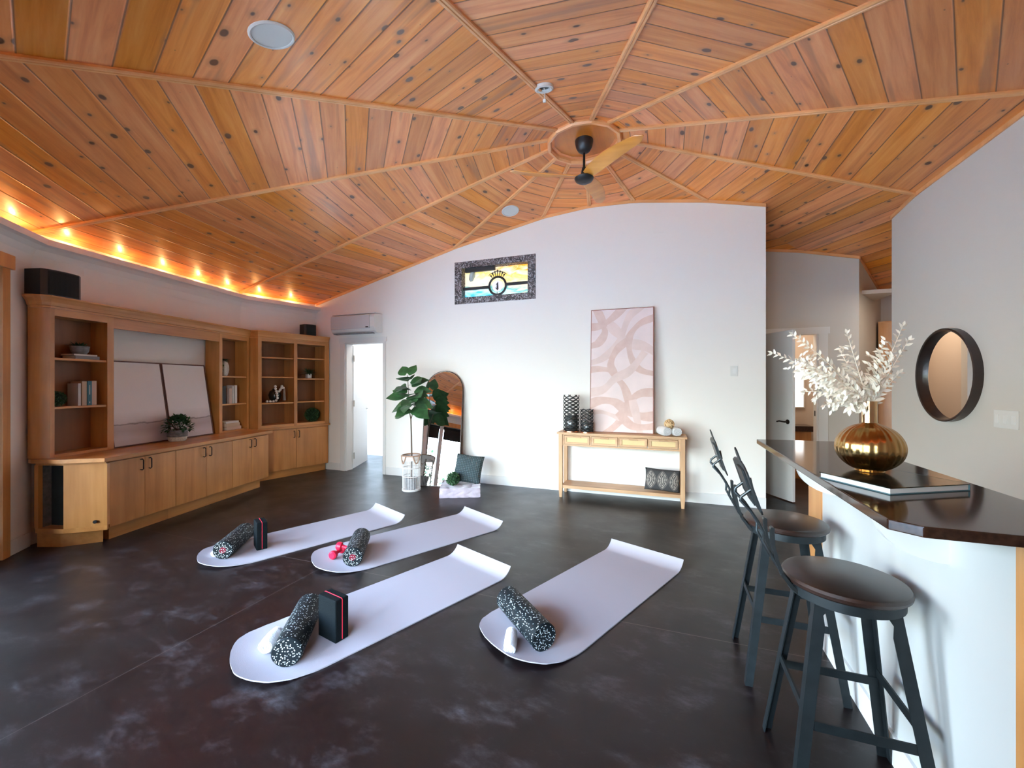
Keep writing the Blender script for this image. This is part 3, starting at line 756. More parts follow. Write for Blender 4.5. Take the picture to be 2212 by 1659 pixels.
# ------------------------------------------------------------------ ceiling medallion and fan
t = thing('ceiling_medallion', 'thirteen-sided orange wood medallion at the ceiling peak around the fan mount', 'ceiling medallion', (APX, APY, 0))
def pg(r, z, n=NS): return [Vector((r*math.cos(TH0+i*2*PI/n), r*math.sin(TH0+i*2*PI/n), z)) for i in range(n)]
zc = APZ-SL*.37
MB().rings([pg(.385, zc+.04), pg(.385, zc-.02), pg(.375, zc-.040), pg(.352, zc-.040), pg(.340, zc-.02), pg(.340, zc+.04)], loop=True).build('rim', M['orangex'], t)
MB().rings([pg(.355, zc+.035), pg(.355, zc+.015)]).build('disc', wood('shaded_fir_disc', (.66, .22, .02), (.58, .17, .014), (.40, .11, .01), axis='y', rough=.35), t)  # deeper wood colour carries the shade inside the medallion
f = thing('ceiling_fan', 'black ceiling fan with three honey wood blades hanging from the peak', 'ceiling fan', (APX, APY, 3.46))
MB().lathe([(.0, .31), (.03, .31), (.06, .33), (.082, .37), (.092, .42), (.092, .445), (0, .445)], 28).build('canopy', M['black'], f, smooth='auto')
MB().tube([(0, 0, .13), (0, 0, .33)], .012, 12).build('downrod', M['black'], f, smooth='auto')
MB().lathe([(.04, .06), (.034, .10), (.022, .15), (.014, .17)], 20).build('collar', M['black'], f, smooth='auto')
MB().lathe([(.0, .0), (.05, .006), (.085, .025), (.098, .05), (.075, .066), (.03, .075)], 32).build('motor_housing', M['black'], f, smooth='auto')
for k, a in enumerate((-37.9, 84.9, 203)):
    T = rot('Z', R(a)); rows = []
    n = 14
    for i in range(n+1):
        q = i/n; x = .04+.72*q
        w = .05+.055*math.sin(PI*min(1, q*1.15))**.8 if q < .85 else .05+.055*math.sin(PI*min(1, q*1.15))**.8
        w = (.050+.030*math.sin(PI*q**.8))
        if q > .9: w *= math.sqrt(max(.02, 1-((q-.9)/.1)**2))
        y = -.03*math.sin(PI*q); z = .075+.03*q; tw = -R(20-10*q)
        rows.append([T @ Vector((x, y+w*sx*math.cos(tw), z+w*sx*math.sin(tw)+h)) for sx, h in ((-1, 0), (-.9, -.005), (.9, -.005), (1, 0), (.9, .005), (-.9, .005))])
    MB().rings(rows).build('blade', M['blade'], f, smooth='auto')

# ceiling speakers and smoke detector
def ceil_round(name, label, cat, x, y, r, parts=None):
    k = math.floor(((math.atan2(y-APY, x-APX)-TH0) % (2*PI))/DT); b = TH0+(k+.5)*DT; g = SL/math.cos(DT/2)
    nrm = Vector((-g*math.cos(b), -g*math.sin(b), -1)).normalized()
    t = thing(name, label, cat, (x, y, ceilz(x, y)))
    q = Vector((0, 0, -1)).rotation_difference(nrm); t.rotation_mode = 'XYZ'; t.rotation_euler = q.to_euler()
    return t
for x, y, lab in ((-1.93, 1.60, 'round white ceiling speaker in the pine ceiling, the large near one at upper left'), (-1.86, 5.0, 'small far round ceiling speaker low above the back wall')):
    t = ceil_round('ceiling_speaker', lab, 'speaker', x, y, .11)
    MB().lathe([(.0, -.004), (.095, -.004), (.098, -.0)], 36).build('grille', M['white'], t)
    MB().rings([[Vector((r_*math.cos(2*PI*j/36), r_*math.sin(2*PI*j/36), z)) for j in range(36)] for r_, z in ((.112, .01), (.112, -.004), (.104, -.010), (.097, -.008), (.097, .01))], loop=True).build('rim', M['white'], t)
t = ceil_round('smoke_detector', 'open white ceiling box with dangling connector beside a batten near the fan', 'smoke detector', -.86, 3.05, .07)
MB().rings([[Vector((r_*math.cos(2*PI*j/28), r_*math.sin(2*PI*j/28), z)) for j in range(28)] for r_, z in ((.072, .01), (.072, -.02), (.058, -.026), (.045, -.02), (.045, .01))], loop=True).build('rim', M['white'], t)
MB().lathe([(0, -.004), (.046, -.004), (.046, 0)], 24).build('back_plate', M['steel2'], t)
MB().tube([(0, 0, -.01), (.004, 0, -.05), (0, 0, -.085)], .003, 6).build('cable', M['white'], t)
MB().box(-.012, .012, -.008, .008, -.108, -.085).build('connector', M['white'], t, bev=.003)

# ------------------------------------------------------------------ built-in cabinets, main run (local x along wall, y into wall)
F1 = (-4.96, 1.97, 0); A1 = math.atan2(.971, -.239)
WD = .20
def handle(p, s, z, y):
    MB().tube([(s, y, z+.048), (s, y-.018, z+.052), (s, y-.03, z+.042), (s, y-.03, z-.042), (s, y-.018, z-.052), (s, y, z-.048)], .005, 8).build('handle', M['bronze'], p, smooth='auto')
def base_unit(label, s0, sm, s1, yf=-.41, zt=.722):
    t = thing('base_cabinet', label, 'cabinet', F1, A1, 'base cabinets of the media wall')
    MB().box(s0, s1, yf+.02, WD, .125, zt).build('body', M['cabx'], t)
    MB().box(s0+(.07 if s0 < .2 else 0), s1-(.05 if s1 > 2 else 0), yf+.09, WD, 0, .125).build('toe_kick', M['cabx'], t)
    for a, b, hs in ((s0+.003, sm-.0015, sm-.04), (sm+.0015, s1-.003, sm+.04)):
        dd = MB().box(a, b, yf, yf+.019, .135, .708).build('door', M['cabz'], t, bev=.0015)
        handle(dd, hs, .637, yf)
    return t
base_unit('base cabinet with two doors nearest the angled end, widest of the three', .135, .452, .776)
base_unit('middle base cabinet with two doors below the leafy counter plant', .776, 1.15, 1.523)
base_unit('narrow base cabinet with two doors at the far end of the long counter', 1.523, 1.845, 2.155)
# angled end cabinet
t = thing('end_cabinet', 'angled end cabinet with a pale panel and an open niche by the left wall', 'cabinet', F1, A1)
P = [(.105, -.425), (-.025, -.165), (-.04, .09), (.04, .19), (.13, .19), (.13, -.41)]
MB().prism([(.13, -.41), (.105, -.425), (-.025, -.165), (-.04, .09), (.04, .19), (.13, .19)], .125, .165).build('bottom_panel', M['cabx'], t)
MB().prism([(.13, -.40), (.103, -.42), (-.023, -.165), (-.038, .09), (.04, .19), (.13, .19)], .705, .722).build('top_panel', M['cabx'], t)
dA = Vector((-.13, .26)).normalized(); nA = Vector((dA.y, -dA.x))
q0 = Vector((.105, -.425)); q1 = Vector((-.025, -.165))
MB().prism([q0, q1, q1+nA*.02, q0+nA*.02], .165, .705).build('angled_panel', M['cabz'], t)
MB().prism([(.105, -.425), (.135, -.415), (.135, -.39), (.105, -.39)], .165, .705).build('corner_post', M['cabz'], t)
MB().prism([(-.04, .06), (-.04, .10), (-.01, .13), (-.01, .06)], .165, .705).build('rear_post', M['cabz'], t)
MB().box(.06, .075, -.30, .15, .165, .705).build('speaker_grille', M['blackcloth'], t)
MB().box(-.02, .06, .07, .085, .165, .705).build('niche_glass_reflection', M['stone'], t)  # grey panel imitates the reflection in the niche's side glass
MB().tube([(.068, -.355, .205), (.059, -.360, .205)], .014, 14).build('cable_hole', M['black'], t)
MB().prism([(.15, -.33), (-.0, -.10), (-.02, .10), (.15, .16)], 0, .125).build('toe_kick', M['cabx'], t)
# countertop
t = tag(MB().prism([(2.205, -.435), (.062, -.455), (-.048, -.17), (-.063, .10), (-.055, .14), (.025, .20), (2.31, .20), (2.31, .06)], .724, .760).build('countertop', M['cabx'], bev=.004),
        'long honey wood countertop over the left base cabinets', 'countertop')
t.location = F1; t.rotation_euler = (0, 0, A1)

def bay(t, s0, s1, y0, y1, z0, z1, shelves, th=.018, back=True):
    pass
def tower(name, label, s0, s1, o0, o1, zb, zt, shelves, F, A, depth, open_bottom, curved=None, cat='bookcase'):
    t = thing(name, label, cat, F, A)
    mb = MB()
    if curved: mb.prism(curved, zb, zt)
    else: mb.box(s0, o0, 0.0, depth, zb, zt)
    mb.build('side_panel', M['cabz'], t, smooth='auto')
    MB().box(o1, s1, 0, depth, zb, zt).build('side_panel', M['cabz'], t)
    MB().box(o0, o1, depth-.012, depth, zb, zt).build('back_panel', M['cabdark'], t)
    MB().box(o0, o1, 0, depth-.012, shelves['top'], zt).build('top_rail', M['cabx'], t)
    MB().box(o0, o1, 0, depth-.012, zb, open_bottom).build('bottom_shelf', M['cabx'], t)
    for z in shelves['z']: MB().box(o0, o1, .012, depth-.012, z-.02, z).build('shelf', M['cabx'], t, bev=.002)
    return t
arcp = [(.032, 0), (0, 0)]
for i in range(1, 8):
    q = i/8; arcp.append((-.043*q-.022*math.sin(PI*q), .165*q))
arcp += [(-.043, .162), (.012, .196), (.032, .196)]
tower('bookcase', 'left bookcase tower with rounded side and two shelves of decor', 0, .514, .032, .455, .761, 2.055, {'top': 1.994, 'z': [1.63, 1.20]}, F1, A1, .198, .785, curved=arcp)
tower('bookcase', 'narrow bookcase tower holding the face vase, right of the leaning canvases', 1.791, 2.31, 1.838, 2.27, .761, 2.055, {'top': 2.0, 'z': [1.506, 1.137]}, F1, A1, .198, .783)
t = thing('bridge_panel', 'wood header panel bridging the two bookcase towers over the canvases', 'header panel', F1, A1)
MB().box(.5145, 1.7905, .002, .03, 1.948, 2.055).box(.5145, 1.7905, .03, .197, 2.035, 2.055).build('panel', M['cabx'], t)
# crown
def crown(F, A, pts, label, z0=2.055, z1=2.16, out=.045):
    """pts: plan polyline of the cabinet face; crown flares outward"""
    t = thing('crown_molding', label, 'crown molding', F, A)
    P = [Vector(p) for p in pts]; n = len(P); N_ = []
    for i in range(n):
        a = P[max(i-1, 0)]; b = P[min(i+1, n-1)]; d1 = (P[i]-a).normalized() if i else (b-P[i]).normalized(); d2 = (b-P[i]).normalized() if i < n-1 else d1
        n1 = Vector((d1.y, -d1.x)); n2 = Vector((d2.y, -d2.x)); m_ = (n1+n2).normalized(); N_.append(m_/max(.5, m_.dot(n1)))
    prof = [(-.02, z0), (.010, z0), (.010, z0+.018), (.016, z0+.022), (.022, z0+.05), (.036, z0+.08), (out, z1-.012), (out, z1), (-.02, z1)]
    rg = [[Vector((P[i].x+N_[i].x*a, P[i].y+N_[i].y*a, z)) for a, z in prof] for i in range(n)]
    MB().rings(rg).build('molding', M['cabx'], t)
    return t
cpts = [(-.04, .15), (-.052, .11), (-.045, .07), (-.028, .03), (0, 0), (2.305, 0)]
c1 = crown(F1, A1, cpts, 'flared crown molding along the top of the long bookcase run')
MB().prism([(-.03, .14), (-.02, .02), (.0, .02), (2.30, .02), (2.30, .195), (.02, .195)], 2.056, 2.15).build('top_board', M['cabx'], c1)

# second unit
F2 = (-5.14, 5.325, 0); A2 = math.atan2(.970, .243)
D2 = .30
t = thing('base_cabinet', 'far base cabinet with two doors under the double bookcase in the corner', 'cabinet', F2, A2)
MB().prism([(-1.10, .02), (-.012, .02), (-.08, D2), (-1.20, D2), (-1.16, .12)], .11, .728).build('body', M['cabz'], t)
MB().prism([(-1.08, .06), (-.04, .06), (-.09, D2-.03), (-1.18, D2-.01)], 0, .11).build('toe_kick', M['cabx'], t)
for a, b, hs in ((-1.08, -.551, -.585), (-.546, -.045, -.512)):
    dd = MB().box(a, b, 0, .019, .12, .715).build('door', M['cabz'], t, bev=.0015)
    handle(dd, hs, .635, 0)
t = tag(MB().prism([(-1.10, -.002), (.004, -.018), (-.08, D2), (-1.20, D2), (-1.165, .10)], .73, .760).build('countertop', M['cabx'], bev=.003),
        'short wood counter ledge between the far doors and double bookcase', 'countertop')
t.location = F2; t.rotation_euler = (0, 0, A2)
t = thing('bookcase', 'double bookcase with eight compartments in the far left corner', 'bookcase', F2, A2)
yb = D2-.02
MB().prism([(-1.092, .0), (-1.045, .0), (-1.045, D2), (-1.20, D2), (-1.158, .11)], .761, 2.06).build('side_panel', M['cabz'], t)
MB().prism([(-.083, 0), (-.008, 0), (-.078, D2), (-.083, D2)], .761, 2.06).build('side_panel', M['cabz'], t)
MB().box(-.58, -.53, 0, D2, .761, 2.06).build('divider', M['cabz'], t)
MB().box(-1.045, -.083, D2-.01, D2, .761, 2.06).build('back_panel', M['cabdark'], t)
MB().box(-1.045, -.083, .001, D2-.01, 2.015, 2.06).build('top_rail', M['cabx'], t)
MB().box(-1.045, -.083, .001, D2-.01, .761, .80).build('bottom_shelf', M['cabx'], t)
for a, b, zs in ((-1.045, -.58, (1.793, 1.509, 1.125)), (-.53, -.083, (1.805, 1.488, 1.130))):
    for z in zs: MB().box(a, b, .015, D2-.01, z-.02, z).build('shelf', M['cabx'], t, bev=.002)
c2 = crown(F2, A2, [(-1.158, .10), (-1.092, 0), (-.02, 0)], 'flared crown molding on top of the far corner bookcase')
MB().prism([(-1.13, .11), (-1.08, .02), (-.03, .02), (-.09, D2-.02), (-1.18, D2-.01)], 2.061, 2.15).build('top_board', M['cabx'], c2)

# speakers on the bookcases
def speaker(label, F, A, s, y, w, h, d, z=2.161):
    T = Matrix.Rotation(A, 4, 'Z'); p = Vector(F)+(T @ Vector((s, y, 0))); t = thing('bookshelf_speaker', label, 'speaker', (p.x, p.y, z), A, )
    pts = [(-w/2, d/2), (-w/2, -d/2+.02)]+[(-w/2+w*i/8, -d/2-.028*math.sin(PI*i/8)) for i in range(1, 8)]+[(w/2, -d/2+.02), (w/2, d/2)]
    MB().prism(pts, 0, h).build('cabinet', M['black'], t, bev=.004)
    MB().prism([(x*.96, yy-.004) for x, yy in pts[1:-1]]+[(w/2*.96, -d/2+.03), (-w/2*.96, -d/2+.03)], .012, h-.012).build('grille', M['blackcloth'], t)
speaker('large black speaker on top of the left bookcase tower', F1, A1, .095, .09, .30, .225, .18)
speaker('small black speaker on top of the far corner bookcase', F2, A2, -.29, .12, .20, .18, .15)

# decor in the shelves
def at(F, A, s, y, z):
    T = Matrix.Rotation(A, 4, 'Z'); p = Vector(F)+(T @ Vector((s, y, 0))); return (p.x, p.y, z)
def book(label, F, A, s, y, z, w, d, h, cov, lying=False, rz=0, group=None, tilt=0):
    t = thing('book', label, 'book', at(F, A, s, y, z), A+rz, group)
    if tilt: t.rotation_euler = (0, tilt, A+rz)
    if lying:   # w length along x, d depth, h thickness
        MB().box(-w/2, w/2, 0, d, 0, .003).box(-w/2, w/2, 0, d, h-.003, h).box(-w/2, w/2, -.003, .0, 0, h).build('cover', cov, t)
        MB().box(-w/2+.004, w/2-.004, .001, d-.004, .003, h-.003).build('pages', M['paper'], t)
    else:       # spine faces the room (-y)
        MB().box(0, .003, 0, d, 0, h).box(w-.003, w, 0, d, 0, h).box(0, w, -.003, .001, 0, h).build('cover', cov, t)
        MB().box(.003, w-.003, .001, d-.006, .004, h-.004).build('pages', M['paper'], t)
    return t
g = 'upright books in the left tower'
book('slim cream book, leftmost of the upright books in the left tower', F1, A1, .245, .05, 1.2005, .022, .11, .205, M['bookwhite'], group=g)
book('tan book between the cream book and the teal book', F1, A1, .272, .045, 1.2005, .040, .12, .225, M['booktan'], group=g)
bt = book('teal book with pale spine lettering in the left tower', F1, A1, .314, .04, 1.2005, .036, .12, .228, M['bookteal'], group=g)
MB().box(.014, .020, -.0045, -.003, .10, .19).box(.013, .021, -.0045, -.003, .02, .035).build('spine_lettering', M['bookwhite'], bt)
book('pinkish tan book at the right end of the upright row', F1, A1, .352, .045, 1.2005, .042, .12, .230, M['bookpink'], group=g)
book('wide pale book lying under the grey bowl, with dark lettered spine', F1, A1, .30, .02, 1.6305, .20, .14, .030, M['bookgrey'], True)
book('thin white book on top, directly under the grey succulent bowl', F1, A1, .285, .02, 1.661, .19, .14, .014, M['bookwhite'], True)

def tuft(label, name, cat, F, A, s, y, z, pot, foliage, loc=None):
    t = thing(name, label, cat, loc or at(F, A, s, y, z), A)
    pot(t); foliage(t); return t
def spiky(t, z, n, L, W, r0, up=.6, m='leaf', name='leaves', bend=.3):
    mb = MB()
    for i in range(n):
        a = random.uniform(0, 2*PI); el = random.uniform(.2, 1.4); rr = random.uniform(0, r0)
        d = Vector((math.cos(a)*math.cos(el), math.sin(a)*math.cos(el), math.sin(el)*up+.15))
        mb.leaf((rr*math.cos(a), rr*math.sin(a), z), d, (0, 0, 1), L*random.uniform(.7, 1.1), W, bend, 3)
    mb.build(name, M[m], t)
t = thing('potted_succulent', 'dark succulent in a grey bowl on stacked books, left tower', 'plant', at(F1, A1, .29, .09, 1.676), A1)
MB().lathe([(.0, 0), (.045, 0), (.062, .03), (.068, .075), (.062, .075), (.058, .05), (0, .05)], 24).build('bowl', M['stone'], t, smooth='auto')
spiky(t, .06, 60, .07, .016, .035)
def boxball(t, r, z, n=420, m='leaf2'):
    mb = MB()
    for i in range(n):
        zz = 1-2*(i+.5)/n; rr = math.sqrt(1-zz*zz); a = i*2.39996; d = Vector((rr*math.cos(a), rr*math.sin(a), zz))
        tdir = (d+Vector((random.uniform(-1, 1), random.uniform(-1, 1), random.uniform(-1, 1)))*.7).normalized()
        mb.leaf(d*r*.84+Vector((0, 0, z)), tdir, d, r*.24, r*.16, .2, 2)
    mb.build('leaves', M[m], t)
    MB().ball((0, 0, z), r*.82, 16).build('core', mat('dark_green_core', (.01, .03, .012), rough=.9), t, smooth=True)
t = thing('foliage_ball', 'dark green foliage ball beside the upright books in the left tower', 'decor ball', at(F1, A1, .115, .10, 1.2005), A1); boxball(t, .068, .068)
# face vase
t = thing('face_vase', 'speckled cream vase with a sculpted face and greenery, narrow tower', 'vase', at(F1, A1, 1.975, .10, 1.5065), A1)
mb = MB(); rows = []
for r_, z in [(.0, 0), (.036, 0), (.046, .02), (.052, .08), (.050, .14), (.044, .18), (.036, .20), (.030, .205), (.0, .19)]:
    ring_ = []
    for j in range(28):
        a = 2*PI*j/28; rr = r_
        if r_ > .03:
            da = abs((a-1.75*PI+PI) % (2*PI)-PI)      # face direction
            if da < .25 and .07 < z < .16: rr += .016*(1-da/.25)
        ring_.append(Vector((rr*math.cos(a), rr*math.sin(a), z)))
    rows.append(ring_)
mb.rings(rows).build('vessel', M['ceramic'], t, smooth=True)
fa = 1.75*PI
MB().tube([(.049*math.cos(fa-.35), .049*math.sin(fa-.35), .142), (.052*math.cos(fa), .052*math.sin(fa), .15), (.049*math.cos(fa+.35), .049*math.sin(fa+.35), .142)], .0035, 6).tube([(.052*math.cos(fa-.25), .052*math.sin(fa-.25), .052), (.055*math.cos(fa), .055*math.sin(fa), .05), (.052*math.cos(fa+.25), .052*math.sin(fa+.25), .052)], .005, 6).build('face_relief', M['ceramic'], t, smooth=True)
mb = MB()
for i in range(80):
    a = random.uniform(0, 2*PI); d = Vector((math.cos(a), math.sin(a), random.uniform(.0, .9))); L_ = random.uniform(.03, .07)
    if abs(d.y) > .7: L_ *= .8
    mb.leaf(Vector((0, 0, .20))+d*.02, d, (0, 0, 1), L_, .018, .5, 2)
for i in range(30): mb.leaf((-.045-random.uniform(0, .02), random.uniform(-.04, .04), random.uniform(.06, .2)), (random.uniform(-.6, .2), random.uniform(-.5, .5), -.6), (0, 0, 1), .035, .018, .3, 2)
mb.build('greenery', M['leaf2'], t)
g = 'upright books in the narrow tower'
book('charcoal book seen by its dark front, narrow tower middle shelf', F1, A1, 1.842, .03, 1.1375, .085, .13, .235, M['bookblack'], group=g)
book('tan book between charcoal and white books, narrow tower', F1, A1, 1.985, .03, 1.1375, .045, .12, .205, M['bookpink'], group=g)
book('slim white book beside the tan one, narrow tower', F1, A1, 2.038, .03, 1.1375, .022, .12, .235, M['bookwhite'], group=g)
book('thicker white book at the right end, narrow tower', F1, A1, 2.078, .03, 1.1375, .042, .12, .245, M['bookwhite'], group=g)
g = 'stacked books on the lowest shelf of the narrow tower'
book('pinkish book at the bottom of the stack in the narrow tower', F1, A1, 2.07, .03, .7835, .25, .15, .040, M['bookpink'], True, group=g)
book('tan book in the middle of the narrow tower stack', F1, A1, 2.055, .03, .8245, .23, .15, .048, M['booktan'], True, group=g)
book('white book on top of the stack in the narrow tower', F1, A1, 2.04, .03, .8735, .22, .15, .026, M['bookwhite'], True, group=g)

# leaning canvases
def canvas(name, label, F, A, s0, s1, yb_, yt, z0, h, m, fm, depth=.03, fr=.012):
    t = thing(name, label, 'painting', at(F, A, (s0+s1)/2, yb_, z0), A)
    w = s1-s0; lean = math.atan2(yt-yb_, h); t.rotation_euler = (-lean, 0, A)
    MB().box(-w/2+fr, w/2-fr, .004, depth-.004, fr, h-fr).build('canvas', m, t)
    MB().box(-w/2, -w/2+fr, 0, depth, 0, h).box(w/2-fr, w/2, 0, depth, 0, h).box(-w/2+fr, w/2-fr, 0, depth, 0, fr).box(-w/2+fr, w/2-fr, 0, depth, h-fr, h).build('frame', fm, t)
    return t
wf = mat('dark_walnut_frame', (.10, .03, .02), rough=.5)
canvas('leaning_painting', 'left one of two hazy grey landscape canvases leaning on the wall above the counter', F1, A1, .52, 1.128, .008, .145, .764, .885, M['landscape'], wf)
canvas('leaning_painting', 'right one of two hazy grey landscape canvases, beside the narrow tower', F1, A1, 1.136, 1.715, .008, .145, .764, .885, M['landscape'], wf)
# counter plant
t = thing('potted_plant', 'leafy green plant in a banded grey and white bowl on the long counter', 'plant', at(F1, A1, 1.10, -.10, .761), A1)
MB().lathe([(0, 0), (.07, 0), (.085, .02), (.088, .05)], 28).build('pot_base', M['ceramic'], t, smooth='auto')
prf = [(.0885, .05)]
for i in range(5): prf += [(.094, .055+i*.014), (.094, .062+i*.014), (.089, .065+i*.014)]
prf += [(.09, .125), (.082, .125), (.08, .10), (0, .10)]
MB().lathe(prf, 28).build('pot_band', M['stone'], t, smooth='auto')
mb = MB()
for i in range(420):
    a = random.uniform(0, 2*PI); el = random.uniform(-.25, 1.4); rr = random.uniform(.6, 1)
    d = Vector((math.cos(a)*math.cos(el), math.sin(a)*math.cos(el), math.sin(el))); p = Vector((d.x*.135*rr, d.y*.13*rr, .15+d.z*.13*rr))
    if p.y > .085: continue
    mb.leaf(p, (d+Vector((random.uniform(-.8, .8), random.uniform(-.8, .8), random.uniform(-.3, .8)))), (0, 0, 1), .042, .034, .3, 2)
mb.build('leaves', M['leaf2'], t)
mb = MB()
for i in range(26):
    a = random.uniform(0, 2*PI); e_ = Vector((math.cos(a)*.08, math.sin(a)*.08, .22)); mb.tube([(0, 0, .10), e_*.6+Vector((0, 0, .04)), e_], .002, 4)
mb.build('stems', M['bark'], t)
# items of unit 2
t = thing('potted_plant', 'small leafy plant in a square white pot, far corner bookcase', 'plant', at(F2, A2, -.285, .12, 1.4885), A2)
MB().box(-.034, .034, -.034, .034, 0, .075).build('pot', M['bead'], t, bev=.008)
spiky(t, .07, 70, .13, .022, .02, up=.55, bend=.5)
t = thing('foliage_ball', 'round dark green foliage ball, lowest shelf of the far corner bookcase', 'decor ball', at(F2, A2, -.215, .14, .8005), A2); boxball(t, .112, .105)
t = thing('bead_garland', 'strand of white wooden beads draped over a dark vase, with tassel', 'garland', at(F2, A2, -.78, .12, 1.1255), A2)
bp_ = [(-.15, -.03, .017), (-.112, -.045, .017), (-.072, -.055, .017), (-.036, -.06, .03), (-.018, -.062, .065), (-.022, -.062, .10), (-.028, -.062, .135), (-.036, -.06, .17), (-.042, -.055, .205), (-.040, -.045, .238),
       (.010, -.05, .165), (.032, -.045, .19), (.052, -.045, .215), (.062, -.03, .24), (.074, -.05, .215)]
for p in bp_: MB().ball(p, .0185, 12).build('bead', M['bead'], t, smooth=True)
mb = MB(); mb.lathe([(.004, .21), (.012, .20), (.022, .03), (0, .03)], 14, cx=.082, cy=-.06); mb.build('tassel', mat('grey_thread', (.22, .18, .15), rough=.95), t, smooth='auto')
t = thing('small_vase', 'shiny dark round vase behind the white bead strand', 'vase', at(F2, A2, -.785, .16, 1.1255), A2)
MB().lathe([(0, 0), (.04, 0), (.075, .05), (.088, .11), (.07, .165), (.035, .19), (.03, .205), (.022, .205), (.02, .18), (0, .18)], 28).build('vessel', mat('smoked_glass_glaze', (.02, .02, .02), rough=.08), t, smooth='auto')

# ------------------------------------------------------------------ console table
t = thing('console_table', 'pale oak console table with four cane-front drawers against the back wall', 'table', (-.50, 5.165, 0))
hw = .745
MB().box(-hw, hw, -.175, .165, .782, .805).build('tabletop', M['pale'], t, bev=.004)
for x in (-.70, .70):
    for y in (-.14, .13):
        MB().rings([[Vector((x+a*w_, y+b*w_, z)) for a, b in ((-1, -1), (1, -1), (1, 1), (-1, 1))] for w_, z in ((.016, 0), (.024, .12), (.024, .782))]).build('leg', M['palez'], t, bev=.002)
MB().box(-.676, .676, .125, .140, .64, .782).box(-.712, -.698, -.116, .106, .64, .782).box(.698, .712, -.116, .106, .64, .782).box(-.676, .676, -.150, -.138, .64, .658).box(-.676, .676, -.150, -.138, .768, .782)\
    .box(-.676, -.655, -.150, -.138, .658, .768).box(-.337, -.325, -.150, -.138, .658, .768).box(-.006, .006, -.150, -.138, .658, .768).box(.325, .337, -.150, -.138, .658, .768).box(.655, .676, -.150, -.138, .658, .768).build('apron', M['pale'], t)
for i in range(4):
    a = -.650+i*.330; b = a+.308
    dd = MB().box(a, b, -.158, -.140, .662, .686).box(a, b, -.158, -.140, .742, .764).box(a, a+.026, -.158, -.140, .686, .742).box(b-.026, b, -.158, -.140, .686, .742).build('drawer', M['pale'], t, bev=.0015)
    MB().box(a+.026, b-.026, -.150, -.144, .686, .742).build('cane_panel', M['cane'], dd)
    MB().box(a+.105, b-.105, -.172, -.158, .742, .756).build('pull', M['pale'], dd, bev=.003)
MB().box(-.69, .69, -.145, .135, .135, .152).box(-.676, .676, -.155, -.145, .115, .152).build('lower_shelf', M['pale'], t)

# pink abstract canvas on the table
def pinkart():
    m, nt, b = new_mat('pink_brush_loops'); b.inputs['Base Color'].default_value = (.60, .43, .40, 1); b.inputs['Roughness'].default_value = .85
    N = nt.nodes; L = nt.links; tc = N.new('ShaderNodeTexCoord'); n = N.new('ShaderNodeTexNoise'); n.inputs['Scale'].default_value = 12; n.inputs['Detail'].default_value = 6; L.new(tc.outputs['Object'], n.inputs['Vector'])
    r = N.new('ShaderNodeValToRGB'); r.color_ramp.elements[0].color = (.62, .43, .385, 1); r.color_ramp.elements[1].color = (.70, .52, .475, 1); r.color_ramp.elements[0].position = .3; r.color_ramp.elements[1].position = .7
    L.new(n.outputs['Fac'], r.inputs['Fac']); L.new(r.outputs['Color'], b.inputs['Base Color']); return m
pk = canvas('leaning_painting', 'tall pink abstract canvas with looping brush strokes leaning on the console table', (0, 0, 0), 0, -.868, -.115, 5.165, 5.285, .8065, 1.535, mat('blush_canvas', (.80, .67, .67), rough=.85, noise_amt=.06, noise_scale=4), mat('rose_wood_frame', (.30, .10, .07), rough=.5), depth=.035, fr=.007)
# strokes: ribbons clipped to the canvas, painted thickness 0.4 mm
def stroke(ctrl, w, lift):
    # ctrl in canvas units 0..1 x 0..1 ; catmull rom
    W, H = .753-.014, 1.535-.014; P = [Vector((c[0]*W-W/2, c[1]*H)) for c in ctrl]; pts = []
    P = [P[0]*2-P[1]]+P+[P[-1]*2-P[-2]]
    for i in range(1, len(P)-2):
        for k in range(10):
            u = k/10; p0, p1, p2_, p3 = P[i-1:i+3]
            pts.append(.5*((2*p1)+(p2_-p0)*u+(2*p0-5*p1+4*p2_-p3)*u*u+(3*p1-p0-3*p2_+p3)*u**3))
    mb = MB(); prev = None
    def cl(v): return Vector((min(max(v.x, -W/2+.001), W/2-.001), min(max(v.y, .001), H-.001)))
    for i, p in enumerate(pts):
        q = pts[min(i+1, len(pts)-1)]-pts[max(i-1, 0)]
        if q.length < 1e-6: continue
        q.normalize(); n = Vector((-q.y, q.x)); ww = w*(1+.18*math.sin(i*.31))
        a, b = cl(p+n*ww/2), cl(p-n*ww/2)
        va = mb.bm.verts.new((a.x, .004-lift, a.y+.007)); vb = mb.bm.verts.new((b.x, .004-lift, b.y+.007))
        if prev and (va.co-prev[0].co).length+(vb.co-prev[1].co).length > 1e-5: mb._q([prev[0], prev[1], vb, va])
        prev = (va, vb)
    return mb
PK = pinkart(); PKL = mat('pale_pink_stroke', (.73, .57, .54), rough=.85, noise_amt=.08, noise_scale=6)
